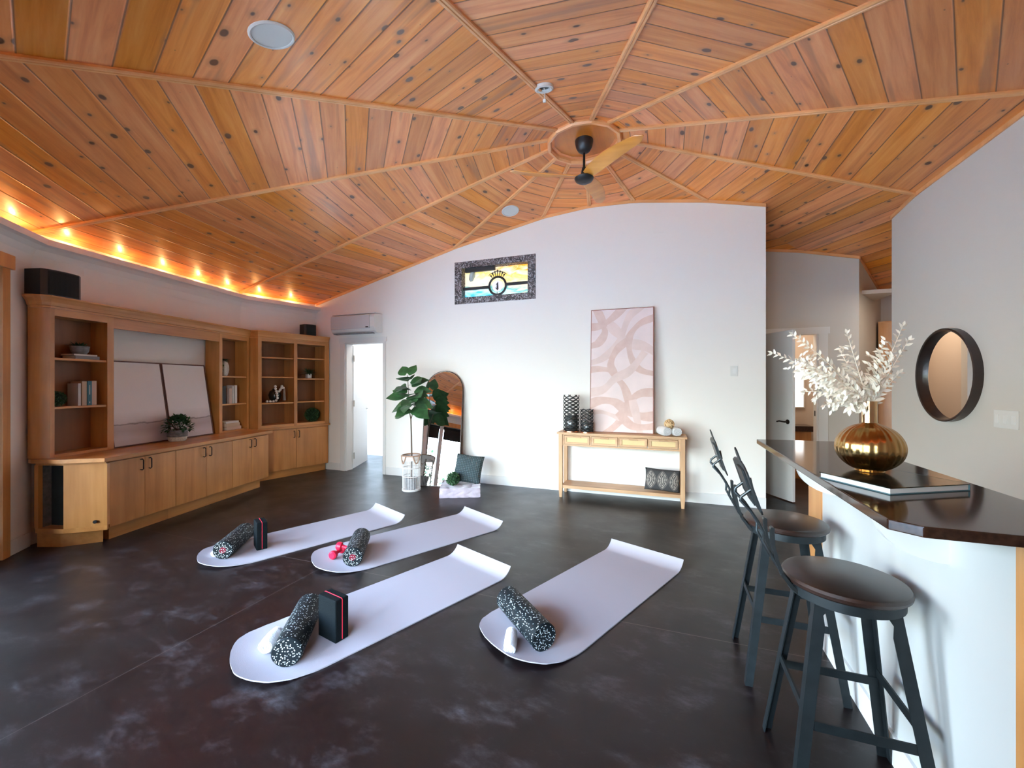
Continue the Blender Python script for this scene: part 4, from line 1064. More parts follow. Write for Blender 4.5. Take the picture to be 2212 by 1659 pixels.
ST = [([(-.1, .86), (.15, .87), (.35, .93), (.6, 1.05)], .085, 0), ([(.05, 1.05), (.2, .88), (.22, .8), (.1, .72), (-.1, .7)], .09, 0), ([(.3, .88), (.45, .80), (.62, .72), (.85, .69), (1.1, .62)], .11, 1),
      ([(1.1, .93), (.82, .88), (.66, .80), (.62, .72), (.66, .60), (.8, .50), (1.1, .46)], .075, 0), ([(.85, 1.03), (.62, .93), (.45, .72), (.2, .60), (-.1, .55)], .085, 1), ([(.6, .74), (.42, .66), (.33, .55), (.4, .46), (.55, .36), (.62, .24), (.55, .18)], .085, 0),
      ([(-.1, .50), (.15, .51), (.35, .49), (.45, .42)], .07, 0), ([(-.1, .31), (.2, .34), (.4, .43), (.65, .50), (.9, .66)], .095, 1), ([(1.1, .32), (.8, .31), (.6, .22), (.5, .10), (.3, .0), (.2, -.05)], .09, 0),
      ([(-.1, .20), (.15, .25), (.4, .24), (.6, .17), (.85, .13), (1.1, .14)], .10, 0), ([(-.1, .13), (.15, .16), (.38, .13), (.5, .1)], .05, 1), ([(.68, .26), (.75, .12), (.82, -.05)], .085, 1), ([(.45, .16), (.7, .05), (1.1, .06)], .09, 0)]
bmj = [MB(), MB()]
for i, (c, w, k) in enumerate(ST):
    s_ = stroke(c, w, .0004+.0002*i); s_.build('brush_stroke', (PK, PKL)[k], pk)

# lanterns
def lantern(label, x, y, r, h):
    t = thing('lattice_lantern', label, 'lantern', (x, y, .8055))
    MB().lathe([(0, 0), (r*1.02, 0), (r*1.02, .014), (0, .014)], 28).build('base', M['copper'], t, smooth='auto')
    mb = MB(); n = 14 if r > .09 else 12; amp = PI/n/.55*1.03; wl = .045*(r/.09)**.3
    for k in range(n):
        pts = []; m_ = int(h/(wl/10))
        for i in range(m_+1):
            z = .014+(h-.014)*i/m_; a = 2*PI*k/n+amp*math.sin(2*PI*z/wl/1.0)*(1 if k % 2 else -1)*.55
            pts.append((r*math.cos(a), r*math.sin(a), z))
        mb.tube(pts, .0052, 5)
    mb.build('lattice', M['ironblack'], t)
    MB().lathe([(r*.86, .014), (r*.86, h*.45)], 24).build('glass_liner', mat('mercury_glass', (.28, .30, .31), rough=.25, metal=.8), t, smooth=True)
lantern('tall black lattice lantern on the left end of the console table', -1.085, 5.10, .095, .455)
lantern('short black lattice lantern beside the pink canvas', -.885, 5.065, .075, .285)

# rolled towels
def towel_roll(label, loc, rz, L_, r, group=None, z0=0):
    t = thing('rolled_towel', label, 'towel', loc, rz, group)
    rows = []; n = 16; m_ = 28
    for i in range(n+1):
        x = -L_/2+L_*i/n; q = abs(2*i/n-1); rr = r*(1-.12*q**4)
        rows.append([Vector((x+.004*noise.noise(Vector((j*.4, i*.3, r*90))), (rr*(1+.06*noise.noise(Vector((x*30+loc[0]*5, math.cos(2*PI*j/m_)*1.5, math.sin(2*PI*j/m_)*1.5)))))*math.cos(2*PI*j/m_), r+(rr*(1+.06*noise.noise(Vector((x*30, math.cos(2*PI*j/m_)*1.5, 3+math.sin(2*PI*j/m_)*1.5)))))*math.sin(2*PI*j/m_)*.96)) for j in range(m_)])
    MB().rings(rows).build('roll', M['towel'], t, smooth='auto')
    for sx in (-1, 1):
        sp_ = [(sx*(L_/2+.0015), r*.86*(1-k/44)*math.cos(k*.45), r+r*.86*(1-k/44)*math.sin(k*.45)) for k in range(38)]
        MB().tube(sp_, .0035, 5).build('spiral_edge', M['towel'], t, smooth=True)
    return t
towel_roll('left rolled white towel on the console table', (.0, 5.08, .8055), R(-62), .17, .055, 'rolled towels on the console table')
towel_roll('right rolled white towel on the console table', (.125, 5.09, .8055), R(-75), .16, .053, 'rolled towels on the console table')
t = thing('rattan_ball', 'small tan woven rattan ball resting on the two rolled towels', 'decor ball', (.058, 5.085, .885))
mb = MB()
for i in range(14):
    q = Matrix.Rotation(random.uniform(0, PI), 4, Vector((random.uniform(-1, 1), random.uniform(-1, 1), random.uniform(-1, 1))).normalized())
    mb.tube([(q @ Vector((.052*math.cos(a), .052*math.sin(a), 0)))+Vector((0, 0, .054)) for a in [2*PI*j/24 for j in range(24)]], .0055, 5, closed=True)
mb.ball((0, 0, .054), .046, 14)
mb.build('weave', M['rattan'], t, smooth=True)

# cushions
def cushion_mesh(w, h, th, m, name, parent, n=14):
    mb = MB(); F_, B_ = [], []
    for side, G in ((-1, F_), (1, B_)):
        for i in range(n+1):
            row = []
            for j in range(n+1):
                u, v_ = i/n*2-1, j/n*2-1
                e = max(0, (1-abs(u)**3.2))**.55*max(0, (1-abs(v_)**3.2))**.55
                pin = 1-.05*(1-abs(v_)**2)*abs(u)**3; pin2 = 1-.05*(1-abs(u)**2)*abs(v_)**3
                row.append(mb.bm.verts.new((u*w/2*pin, side*th/2*e, h/2+v_*h/2*pin2)))
            G.append(row)
        for i in range(n):
            for j in range(n): mb._q([G[i][j], G[i+1][j], G[i+1][j+1], G[i][j+1]])
    return mb.build(name, m, parent, smooth=True, weld=True)
t = thing('lumbar_pillow', 'charcoal lumbar pillow with medallion pattern on the table lower shelf', 'pillow', (-.022, 5.10, .156)); t.rotation_euler = (-.18, .045, 0)
cushion_mesh(.39, .255, .10, M['damask'], 'cover', t)

# floor cushion, teal pillow, ball
FC = Vector((-2.46, 4.78)); fa = math.atan2(4.669-4.458, -2.18+2.634)
t = thing('floor_cushion', 'tufted lavender grey box cushion on the floor before the arched mirror', 'cushion', (FC.x, FC.y, 0), fa)
mb = MB(); n = 20; w_ = .25; hh = .115
def dispv(p):
    q = p.copy(); k = noise.noise(p*9)*.012+noise.noise(p*22)*.006; d_ = Vector((p.x, p.y, (p.z-hh/2)*3)).normalized(); return q+d_*k
mb.box(-w_, w_, -w_, w_, 0, hh)
bmesh.ops.subdivide_edges(mb.bm, edges=mb.bm.edges[:], cuts=22, use_grid_fill=True)
for v_ in mb.bm.verts:
    p = v_.co; k = noise.noise(p*11+Vector((3, 1, 2)))*.012
    ridge = abs(math.sin(p.x*26+noise.noise(p*7)*1.5))*abs(math.sin(p.y*26+1+noise.noise(p*6)*1.5))
    side = 1 if (abs(abs(p.x)-w_) < 1e-4 or abs(abs(p.y)-w_) < 1e-4) else 0
    if side: rdg = -.012*(1-abs(math.sin((p.x+p.y)*24+math.sin(p.z*60)*.8)))**3
    else: rdg = -.016*(1-ridge)**4
    out = Vector((p.x if side else 0, p.y if side else 0, 0))
    if side: v_.co = p+out.normalized()*(k*.6+rdg)
    elif p.z > .01: v_.co = p+Vector((0, 0, k+rdg))
mb.build('cover', M['lav'], t, smooth='auto')
t = thing('teal_pillow', 'ribbed teal grey square pillow propped on the lavender floor cushion', 'pillow', (-2.40, 4.80, .125), fa-.25); t.rotation_euler = (-.42, .12, fa-.18)
cushion_mesh(.37, .37, .13, M['teal_cloth'], 'cover', t)
t = thing('foliage_ball', 'green foliage ball on the lavender floor cushion against the teal pillow', 'decor ball', (-2.50, 4.64, .12)); boxball(t, .088, .085, 520)

# arched mirror leaning
t = thing('arched_mirror', 'tall arched floor mirror with thin dark frame leaning on the back wall', 'mirror', (-2.885, 4.955, 0)); 
MW, MH = .275, 1.62
lean = math.atan2(.33, MH); t.rotation_euler = (-lean, 0, R(14))
def arch(w, h, n=24, z0=0): return [(-w, z0), (w, z0)]+[(w*math.cos(PI*i/n), h-w+w*math.sin(PI*i/n)) for i in range(n+1)]
T_ = rot('X', PI/2)
MB().prism(arch(MW-.006, MH-.006, z0=.006), -.012, -.006, T=T_).build('glass', M['mirror'], t)
a1 = arch(MW, MH); a2 = arch(MW-.008, MH-.008, z0=.008)
MB().rings([[Vector((x, y, z)) for x, z in pts] for pts, y in ((a1, .0), (a2, .0), (a2, .022), (a1, .022))], loop=True).build('frame', M['bronze'], t)
MB().prism(arch(MW-.008, MH-.008, z0=.008), -.022, -.014, T=T_).build('backing', M['black'], t)

# fiddle leaf fig in a white rattan basket
t = thing('fig_basket', 'tall white slatted rattan basket with rope handles at the foot of the mirror', 'basket', (-3.13, 4.67, 0))
mb = MB(); rB = .118; hB = .46
for i in range(34):
    a = 2*PI*i/34; mb.tube([(rB*.96*math.cos(a), rB*.96*math.sin(a), .01), (rB*math.cos(a), rB*math.sin(a), hB)], .0028, 5)
mb.build('slats', M['whitewash'], t)
mb = MB()
for z in (.006, .02, .19, .30, hB-.05): mb.tube([(rB*math.cos(a), rB*math.sin(a), z) for a in [2*PI*j/36 for j in range(36)]], .006, 6, closed=True)
mb.lathe([(0, .004), (rB*.95, .004), (rB*.95, .014), (0, .014)], 28)
mb.rings([[Vector((r_*math.cos(2*PI*j/36), r_*math.sin(2*PI*j/36), z)) for j in range(36)] for r_, z in ((rB+.003, hB-.06), (rB+.005, hB), (rB-.004, hB), (rB-.004, hB-.06))], loop=True)
mb.build('hoops', M['whitewash'], t, smooth='auto')
MB().tube([(rB*math.cos(a), rB*math.sin(a), hB) for a in [2*PI*j/36 for j in range(36)]], .010, 8, closed=True).build('rope_rim', M['rope'], t, smooth=True)
ca = R(-70)
for s_ in (-1, 1):
    a0 = ca+s_*.75
    pts = [Vector(((rB+.012)*math.cos(a0+(q-.5)*.8), (rB+.012)*math.sin(a0+(q-.5)*.8), hB+.005-.10*math.sin(PI*q))) for q in [i/10 for i in range(11)]]
    MB().tube(pts, .008, 8).build('rope_handle', M['rope'], t, smooth=True)
t = thing('fiddle_leaf_fig', 'fiddle leaf fig with a thin trunk standing in the white basket', 'plant', (-3.13, 4.67, .015))
MB().lathe([(0, .0), (.06, .0), (.078, .15), (.07, .15), (.06, .13), (0, .13)], 20).build('nursery_pot', M['stone'], t, smooth='auto')
MB().tube([(0, 0, .12), (.004, .0, .4), (-.005, .005, .7), (-.01, .0, .92)], [.011, .010, .009, .008], 8).tube([(-.01, 0, .92), (-.04, 0, 1.05), (-.05, 0, 1.30), (-.06, 0, 1.50)], [.008, .006, .005, .004], 6).tube([(-.008, 0, .92), (.03, .02, 1.08), (.05, .02, 1.25)], [.007, .005, .003], 6).build('trunk', M['bark'], t, smooth=True)
mb = MB(); random.seed(21)
spec = [(-.10, 1.50, 2.7, .9, .16), (-.03, 1.50, 1.2, 1.1, .16), (-.02, 1.40, .3, .3, .20), (.0, 1.36, .1, .5, .22), (-.09, 1.33, 3.0, .0, .19), (.04, 1.28, .2, .2, .2), (-.02, 1.25, 5.0, .1, .24), (.03, 1.22, 5.5, .2, .25),
        (-.08, 1.22, 3.6, .1, .24), (-.06, 1.12, 3.3, -.25, .24), (.02, 1.18, 5.0, -.1, .2), (.05, 1.14, .2, -.1, .22), (.04, 1.08, 5.9, -.25, .24), (.05, 1.05, .1, -.4, .20), (-.04, 1.05, 4.0, -.3, .18), (-.06, 1.42, 4.6, .4, .2), (.0, 1.3, 4.2, .3, .2), (.03, 1.1, 1.2, .1, .2), (-.05, 1.2, 1.8, .2, .2),
        (-.06, 1.0, 3.2, -.15, .20), (.02, 1.38, 5.6, .3, .21), (.03, 1.16, 4.6, 0, .2), (.0, 1.45, 4.9, .2, .17), (-.04, 1.33, 4.4, .1, .2), (.04, 1.24, 5.3, -.1, .22), (.0, 1.12, 4.8, -.2, .22), (-.03, 1.06, 4.5, -.2, .2), (.06, 1.2, 5.9, .3, .2), (-.07, 1.27, 3.3, .3, .2)]
for x, z, a, el, L_ in spec:
    d = Vector((math.cos(a)*math.cos(el), math.sin(a)*math.cos(el), math.sin(el)))
    up = Vector((random.uniform(-.3, .3), -.6, .8))
    mb.leaf((x, 0, z), d, up, L_*1.12, L_*1.0, .25, 7, .15)
mb.build('leaves', M['leaf'], t, smooth=True)

# ------------------------------------------------------------------ yoga mats
def mat_mesh(L_, W_, curl):
    """local y = 0 at the flat start, +y to the far curled end; x across. near end rounded"""
    mb = MB(); th = .006; n = 16
    ys = []
    near = -.345
    rows = []
    def half(y):   # left/right edge of the rounded near end
        q = max(0, min(1, (y-near)/(.345)))
        def ip(tb_):
            for (a, va), (b, vb_) in zip(tb_, tb_[1:]):
                if q <= b: return W_*.5*(va+(vb_-va)*(q-a)/(b-a))
            return W_*.5
        return ip([(0, -.18), (.012, .02), (.035, .18), (.093, .42), (.18, .64), (.263, .78), (.433, .91), (.7, .98), (1, 1)]), ip([(0, .26), (.02, .36), (.05, .44), (.105, .56), (.27, .79), (.53, .93), (.8, .985), (1, 1)])
    Y = [near+.345*(1-math.cos(PI/2*i/22)) for i in range(23)]
    Y = Y+[L_*i/10 for i in range(1, 11)]
    rl = []
    for y in Y:
        l, r_ = half(y); z = .030*max(0, (-y-.12)/.225)**2 if y < -.12 else 0
        rl.append((y, -l, r_, z+.001))
    for i in range(1, 9):
        a = i/8*R(62); rad = curl
        rl.append((L_+rad*math.sin(a), -W_/2, W_/2, .001+rad*(1-math.cos(a))))
    up, dn = [], []
    for k, (y, l, r_, z) in enumerate(rl):
        edge = lambda x: z+(.02*max(0, (-y-.05)/.3)*abs(x/(W_/2))**3 if y < -.05 else 0)
        a_, b_ = [], []
        for j in range(n+1):
            x = l+(r_-l)*j/n; zz = edge(x); a_.append(mb.bm.verts.new((x, y, zz+th))); b_.append(mb.bm.verts.new((x, y, zz)))
        up.append(a_); dn.append(b_)
    m_ = len(up)
    for i in range(m_-1):
        for j in range(n):
            mb._q([up[i][j], up[i][j+1], up[i+1][j+1], up[i+1][j]]); mb._q([dn[i][j], dn[i+1][j], dn[i+1][j+1], dn[i][j+1]])
        mb._q([up[i][0], up[i+1][0], dn[i+1][0], dn[i][0]]); mb._q([up[i][n], dn[i][n], dn[i+1][n], up[i+1][n]])
    for i in (0, m_-1):
        for j in range(n): mb._q([up[i][j], dn[i][j], dn[i][j+1], up[i][j+1]])
    return mb
G = 'rolled-out yoga mats'
def yoga(label, ox, oy, ang, L_, W_, sx=1):
    # origin = left flat corner; centre line offset by half the width to the right
    d = Vector((math.cos(R(ang)), math.sin(R(ang)))); w = Vector((d.y, -d.x)); p = Vector((ox, oy))+w*W_/2
    t = tag(mat_mesh(L_, W_, .125).build('yoga_mat', M['matfoam'], smooth='auto'), label, 'yoga mat', G)
    t.location = (p.x, p.y, 0); t.rotation_euler = (0, 0, R(ang-90)); return t
yoga('pale yoga mat nearest the cabinets, the farthest left one', -3.565, 2.62, 65.8, 1.20, .615)
yoga('pale yoga mat holding the pink dumbbells and a roller', -2.645, 2.895, 61.7, 1.185, .645)
yoga('pale yoga mat with roller, tall black block and towel in the left foreground', -2.12, 1.845, 67.0, 1.21, .605)
yoga('pale yoga mat on the right with slanted roller and towel', -.953, 2.418, 66.3, 1.21, .615)
# foam rollers
def roller(label, p0, p1, r=.073, red=False, L_=.45):
    p0 = Vector(p0); p1 = Vector(p1); d = (p1-p0).normalized()
    t = thing('foam_roller', label, 'foam roller', (p0.x+d.x*L_/2, p0.y+d.y*L_/2, .0075), math.atan2(d.y, d.x), 'speckled foam rollers')
    T = tr(0, 0, r) @ rot('Y', PI/2); rc = .024 if red else r*.55
    MB().lathe([(rc, -L_/2+.0), (r-.006, -L_/2), (r, -L_/2+.006), (r, L_/2-.006), (r-.006, L_/2), (rc, L_/2)], 40, T=T).build('foam', M['speckle'], t, smooth='auto')
    if red: MB().lathe([(.0, -L_/2-.0015), (.024, -L_/2-.0015), (.024, L_/2+.0015), (0, L_/2+.0015)], 24, T=T).build('core', M['speckle_red'], t)
    return t
roller('speckled roller on the far left mat behind a black block, red core', (-3.285, 2.287), (-3.526, 2.66), red=True)
roller('speckled roller beside the pink dumbbells, red core', (-2.225, 2.536), (-2.469, 2.928), red=True)
roller('speckled roller behind the tall black block in the left foreground', (-1.737, 1.522), (-1.967, 1.88))
roller('speckled roller lying slantwise on the right-hand mat', (-.583, 2.075), (-.917, 2.396))
def yblock(label, loc, rz, w=.15, d=.078, h=.228):
    t = thing('yoga_block', label, 'yoga block', (loc[0], loc[1], .0075), rz, 'upright black yoga blocks')
    MB().box(-w/2, w/2, -d/2, d/2, 0, h).build('foam', M['blockfoam'], t, bev=.008, seg=3)
    e = .0012
    MB().rings([[Vector((x, y, z)) for y, z in ((-d/2-e, .004), (-d/2-e, h-.006), (-d/2+.006, h+e), (d/2-.006, h+e), (d/2+e, h-.006), (d/2+e, .004), (d/2, .004), (d/2-.0, h-.01), (d/2-.01, h), (-d/2+.01, h), (-d/2, h-.01), (-d/2, .004))] for x in (-.0015, .0015)]).build('stripe', M['redline'], t)
    return t
# local: wide face normal along y? the stripe runs round the narrow direction
def yblock2(label, c, rz, w, d, h=.228):
    t = thing('yoga_block', label, 'yoga block', (c[0], c[1], .0075), rz, 'upright black yoga blocks')
    MB().box(-w/2, w/2, -d/2, d/2, 0, h).build('foam', M['blockfoam'], t, bev=.008, seg=3)
    e = .0013; q = .007
    path = [(-d/2-e, .01), (-d/2-e, h-q), (-d/2-e+q*.3, h-q*.3), (-d/2+q, h+e), (d/2-q, h+e), (d/2+e-q*.3, h-q*.3), (d/2+e, h-q), (d/2+e, .01)]
    MB().strip([(0, y, z) for y, z in path], .0032, .0022, (1, 0, 0)).build('stripe', M['redline'], t)
    return t
yblock2('tall black foam block with red stripe in the left foreground', (-1.715, 1.805), R(78), .082, .155)
yblock2('black foam block with red stripe on the far left mat', (-3.235, 2.575), R(60), .080, .155)
towel_roll('small rolled white towel left of the foreground roller', (-1.945, 1.612, .0075), R(112), .12, .040)
towel_roll('small rolled white towel beside the slanted roller', (-.760, 2.05, .0075), R(106), .15, .034)
towel_roll('small rolled white towel tucked behind the far left roller', (-3.42, 2.35, .0075), R(124), .15, .032)
# dumbbells
def dumbbell(label, loc, rz, z=.0075, tilt=0):
    t = thing('dumbbell', label, 'dumbbell', (loc[0], loc[1], z), rz, 'pink dumbbells'); t.rotation_euler = (0, tilt, rz)
    T = tr(0, 0, .034) @ rot('Y', PI/2)
    for s_ in (-1, 1):
        pr = [(0, s_*.085), (.022, s_*.085), (.032, s_*.075), (.034, s_*.06), (.031, s_*.045), (.016, s_*.036), (0, s_*.036)]
        MB().lathe(pr, 20, T=T).build('head', M['pink'], t, smooth='auto')
    MB().lathe([(.0155, -.04), (.0135, -.02), (.0145, 0), (.0135, .02), (.0155, .04)], 16, T=T).build('grip', M['pink'], t, smooth='auto')
    return t
dumbbell('pink dumbbell lying on the mat, the lower one of the crossed pair', (-2.478, 2.655), R(100))
dumbbell('pink dumbbell resting across the other one', (-2.435, 2.70), R(18), z=.032, tilt=.18)

# ------------------------------------------------------------------ bar counter
PX = .80
struct(MB().box(PX, PX+.10, 1.36, 2.66, 0, 1.02).build('wall_bar', mat('bar_panel_paint', (.60, .62, .63), rough=.6)))
struct(MB().box(PX-.012, PX, 1.36, 2.65, 0, .11).build('baseboard_bar', M['trimwhite']))
trim(MB().box(PX-.005, PX+.10, 2.66, 2.87, 0, 1.021), M['orange'])
trim(MB().box(PX+.0, PX+.22, 1.335, 1.36, 0, 1.021), M['orange'])
for y in (1.62, 2.42):
    br = MB(); pr = [(0, 0), (0, -.16)]+[(-.18*math.sin(i/8*PI/2), -.16+.13*(1-math.cos(i/8*PI/2))) for i in range(1, 9)]+[(-.18, 0)]
    br.prism(pr, -.015, .015, T=tr(PX, y, 1.021) @ rot('X', PI/2))
    tag(br.build('bracket', M['trimwhite']), 'white curved bracket under the dark counter, ' + ('near the gold vase end' if y < 2 else 'farther from the camera'), 'bracket', 'brackets under the bar')
ct = tag(MB().prism([(.553, 3.0), (.545, 1.345), (.60, 1.300), (.80, 1.300), (1.08, 1.300), (1.02, 1.66), (1.02, 3.05)], 1.022, 1.050).build('bar_countertop', M['counter'], bev=.003), 'glossy dark brown bar countertop holding the gold vase', 'countertop')
# book and vase on the bar
bk = thing('coffee_table_book', 'large glossy dark coffee table book lying under the gold vase', 'book', (.744, 1.818, 1.0505), R(30))
MB().box(-.158, .158, -.124, .124, 0, .0025).box(.155, .158, -.124, .124, 0, .022).build('cover_bottom', M['coveredge'], bk)
MB().box(-.158, .158, -.124, .124, .019, .022).build('cover_top', M['cover'], bk)
MB().box(-.155, .154, -.121, .120, .003, .019).build('pages', mat('white_pages', (.88, .92, .94), rough=.7), bk)
v = thing('gold_vase', 'round brushed gold vase with a slim neck on the bar book', 'vase', (.7305, 1.9355, 1.073))
prf = [(0, 0), (.045, 0)]
for i in range(1, 20):
    a = -PI/2*.82+(PI*.86)*i/20; prf.append((.105*math.cos(a), .088+.092*math.sin(a)))
prf.append((.024, .181))
MB().rings([[Vector((r_*(1+.010*min(1, r_/.06)*math.cos(26*2*PI*j/208))*math.cos(2*PI*j/208), r_*(1+.010*min(1, r_/.06)*math.cos(26*2*PI*j/208))*math.sin(2*PI*j/208), z)) for j in range(208)] for r_, z in prf]).build('body', M['gold'], v, smooth='auto')
MB().lathe([(.0235, .178), (.0235, .262), (.021, .262), (.021, .19), (0, .19)], 32).build('neck', M['goldneck'], v, smooth='auto')
# dried branches
rt = Vector((.9387, .3448, 0)); fw = Vector((-.3448, .9387, 0)); up = Vector((0, 0, 1))
neck = Vector((.7305, 1.9355, 1.321))
random.seed(5)
tips = [(-.335, .20, .05), (-.31, .262, -.03), (-.30, .16, -.06), (-.23, .17, .05), (-.245, .05, 0), (-.20, .0, -.04), (-.16, .12, .06), (-.085, .27, 0), (-.05, .20, .07), (.02, .16, -.06), (.127, .30, 0), (.09, .22, .05), (.10, .24, -.05), (.085, .12, -.03), (-.14, .09, -.07), (-.11, .06, .05), (.05, .13, .06), (-.26, .125, .0)]
for i, (dx, dz, df) in enumerate(tips):
    side = 'left' if dx < -.12 else ('upright' if dx < .015 else 'right')
    lab = {'left': 'cream dried leafy branch in the gold vase, one of those sweeping left', 'upright': 'cream dried leafy branch in the gold vase, one of the central upright ones', 'right': 'cream dried leafy branch in the gold vase, one of those leaning right'}[side]
    t = thing('dried_branch', lab, 'dried branch', neck, 0, 'cream branches reaching '+side)
    P0 = Vector((0, 0, -.10)); E_ = rt*dx+up*dz+fw*df; mid = E_*.45+up*(.035 if dx < -.15 else .0)+Vector((0, 0, .0)); P1 = Vector((dx*.03, 0, 0))
    pts = []
    for q in [k/14 for k in range(15)]:
        if q < .25: p = P0.lerp(P1, q/.25)
        else:
            u = (q-.25)/.75; p = P1*(1-u)**2+mid*2*u*(1-u)+E_*u*u
        pts.append(p)
    MB().tube(pts, [.0024*(1-.6*k/14) for k in range(15)], 5).build('stem', M['dried'], t, smooth=True)
    mb = MB(); ln = (E_-P1).length; n = int(ln/.011)+2
    for k in range(n):
        u = .06+.94*k/(n-1); p = P1*(1-u)**2+mid*2*u*(1-u)+E_*u*u; tg = ((mid-P1)*(1-u)+(E_-mid)*u).normalized()
        sd = tg.cross(fw).normalized()*(1 if k % 2 else -1)+fw*random.uniform(-.5, .5)
        sz = .036*(1-.42*u)*random.uniform(.8, 1.15)
        mb.leaf(p, tg*.75+sd*.8, (random.uniform(-1, 1), -1, random.uniform(0, 1)), sz, sz*.42, random.uniform(-.2, .4), 3)
        if k % 2 == 0 and u < .8:
            d2_ = (tg*.5-sd*.9+fw*random.uniform(-.6, .6)).normalized(); b_ = p+d2_*.02
            for w_ in range(3): mb.leaf(p+d2_*(.012+.012*w_), d2_+tg*random.uniform(-.8, .8), (random.uniform(-1, 1), -1, .3), sz*.85, sz*.38, .2, 3)
    mb.leaf(E_, (E_-mid), (0, -1, .3), .02, .010, 0, 3)
    mb.build('leaves', M['dried'], t)

# ------------------------------------------------------------------ round wall mirror
t = thing('round_mirror', 'round wall mirror with a deep dark wood rim on the right wall', 'mirror', (UR, 4.47, 1.475))
TT = rot('Y', -PI/2)
MB().rings([[TT @ Vector((r_*math.cos(2*PI*j/56), r_*math.sin(2*PI*j/56), z)) for j in range(56)] for r_, z in ((.385, 0), (.388, .055), (.378, .06), (.368, .055), (.362, .012), (.362, 0))], loop=True).build('rim', M['walnut'], t, smooth='auto')
MB().lathe([(0, .008), (.363, .008), (.363, .014), (0, .014)], 56, T=TT).build('glass', M['mirror'], t)

# ------------------------------------------------------------------ bar stools
def make_stool(label, loc):
    t = thing('bar_stool', label, 'bar stool', (loc[0], loc[1], 0), 0, 'industrial bar stools at the counter')
    zs = .735
    MB().lathe([(0, zs-.030), (.168, zs-.030), (.178, zs-.022), (.180, zs-.012), (.175, zs-.003), (.165, zs), (0, zs)], 48).build('seat', M['walnut'], t, smooth='auto')
    MB().rings([[Vector((r_*math.cos(2*PI*j/48), r_*math.sin(2*PI*j/48), z)) for j in range(48)] for r_, z in ((.163, zs-.062), (.163, zs-.0305), (.155, zs-.0305), (.155, zs-.062))], loop=True).build('seat_ring', M['steel'], t, smooth='auto')
    feet = []
    for sx in (-1, 1):
        for sy in (-1, 1):
            top = Vector((sx*.112, sy*.112, zs-.0305)); ft = Vector((sx*.205, sy*.20, 0)); feet.append((top, ft))
            w_ = .036; th = .004
            d_ = (ft-top)
            rg = []
            for q, ww in ((0, .045), (.04, .045), (.09, .028), (.14, .036), (1, .032)):
                p = top+d_*q
                # angle iron, corner pointing outward
                rg.append([p+Vector((0, 0, 0)), p+Vector((-sx*ww, 0, 0)), p+Vector((-sx*ww, -sy*th, 0)), p+Vector((-sx*th, -sy*th, 0)), p+Vector((-sx*th, -sy*ww, 0)), p+Vector((0, -sy*ww, 0))])
            MB().rings(rg).build('leg', M['steel'], t)
    def legp(sx, sy, z):
        q = (zs-.0305-z)/(zs-.0305); a = Vector((sx*.112, sy*.112)); b = Vector((sx*.205, sy*.20)); p = a+(b-a)*q; return p
    for z, prs in ((.30, (((-1, -1), (1, -1)), ((-1, 1), (1, 1)))), (.335, (((1, -1), (1, 1)), ((-1, -1), (-1, 1))))):
        for (a, b) in prs:
            pa, pb = legp(*a, z), legp(*b, z); pa = pa*.965; pb = pb*.965
            dd = (pb-pa).normalized(); nn = Vector((-dd.y, dd.x))
            MB().prism([pa+nn*.003, pb+nn*.003, pb-nn*.003, pa-nn*.003], z-.015, z+.015).build('stretcher', M['steel'], t)
    # back: two slotted spring bars, two crank rods, plate
    for sy in (-1, 1):
        y = sy*.055
        pr = [(-.10, zs-.05), (-.135, zs-.066), (-.165, zs-.040), (-.195, zs+.0), (-.212, zs+.05), (-.222, zs+.10), (-.225, zs+.155)]
        mb = MB()
        for o in (-.008, .008): mb.strip([(x, y+o, z) for x, z in pr], .004, .012, (0, 1, 0))
        mb.tube([(pr[-1][0], y-.011, pr[-1][1]), (pr[-1][0], y+.011, pr[-1][1])], .007, 8).tube([(-.195, y-.014, zs), (-.195, y+.014, zs)], .005, 8)
        mb.build('back_spring', M['steel2'], t)
        rod = [(-.165, zs-.03), (-.205, zs+.02), (-.235, zs+.075), (-.252, zs+.11), (-.250, zs+.14), (-.268, zs+.175), (-.292, zs+.212), (-.325, zs+.248), (-.322, zs+.262), (-.287, zs+.292), (-.296, zs+.33)]
        yy = [y, y, y, y, y*1.05, y*1.1, y*1.15, y*1.2, y*1.2, y*1.2, y*1.2]
        MB().tube([(x, q, z) for (x, z), q in zip(rod, yy)], .0055, 8).build('crank_rod', M['steel2'], t, smooth=True)
    # plate: leaning, tapered lower corners
    T_ = tr(-.262, 0, zs+.215) @ rot('Y', -math.atan2(.05, .15))
    pl = [(-.165, .03), (-.155, .155), (-.10, .172), (-.03, .178), (-.02, .215), (0, .225), (.02, .215), (.03, .178), (.10, .172), (.155, .155), (.165, .03), (.13, .006), (0, 0), (-.13, .006)]
    rg = []
    for x_off in (-.0025, .0025):
        rg.append([T_ @ Vector((x_off-.25*(p[0]**2), p[0], p[1])) for p in pl])
    pb = MB().rings(rg)
    pb.build('backrest_plate', M['steel'], t)
    MB().box(-.006, .0, -.06, .06, .02, .15, T=T_ @ tr(-.006, 0, 0)).build('back_brace', M['steel2'], t)
    return t
st = make_stool('metal and walnut bar stool, the farther one from the camera', (.559, 2.375))
dup(st, (.583, 1.742, 0), 0, 'metal and walnut bar stool, the near one in the right foreground')

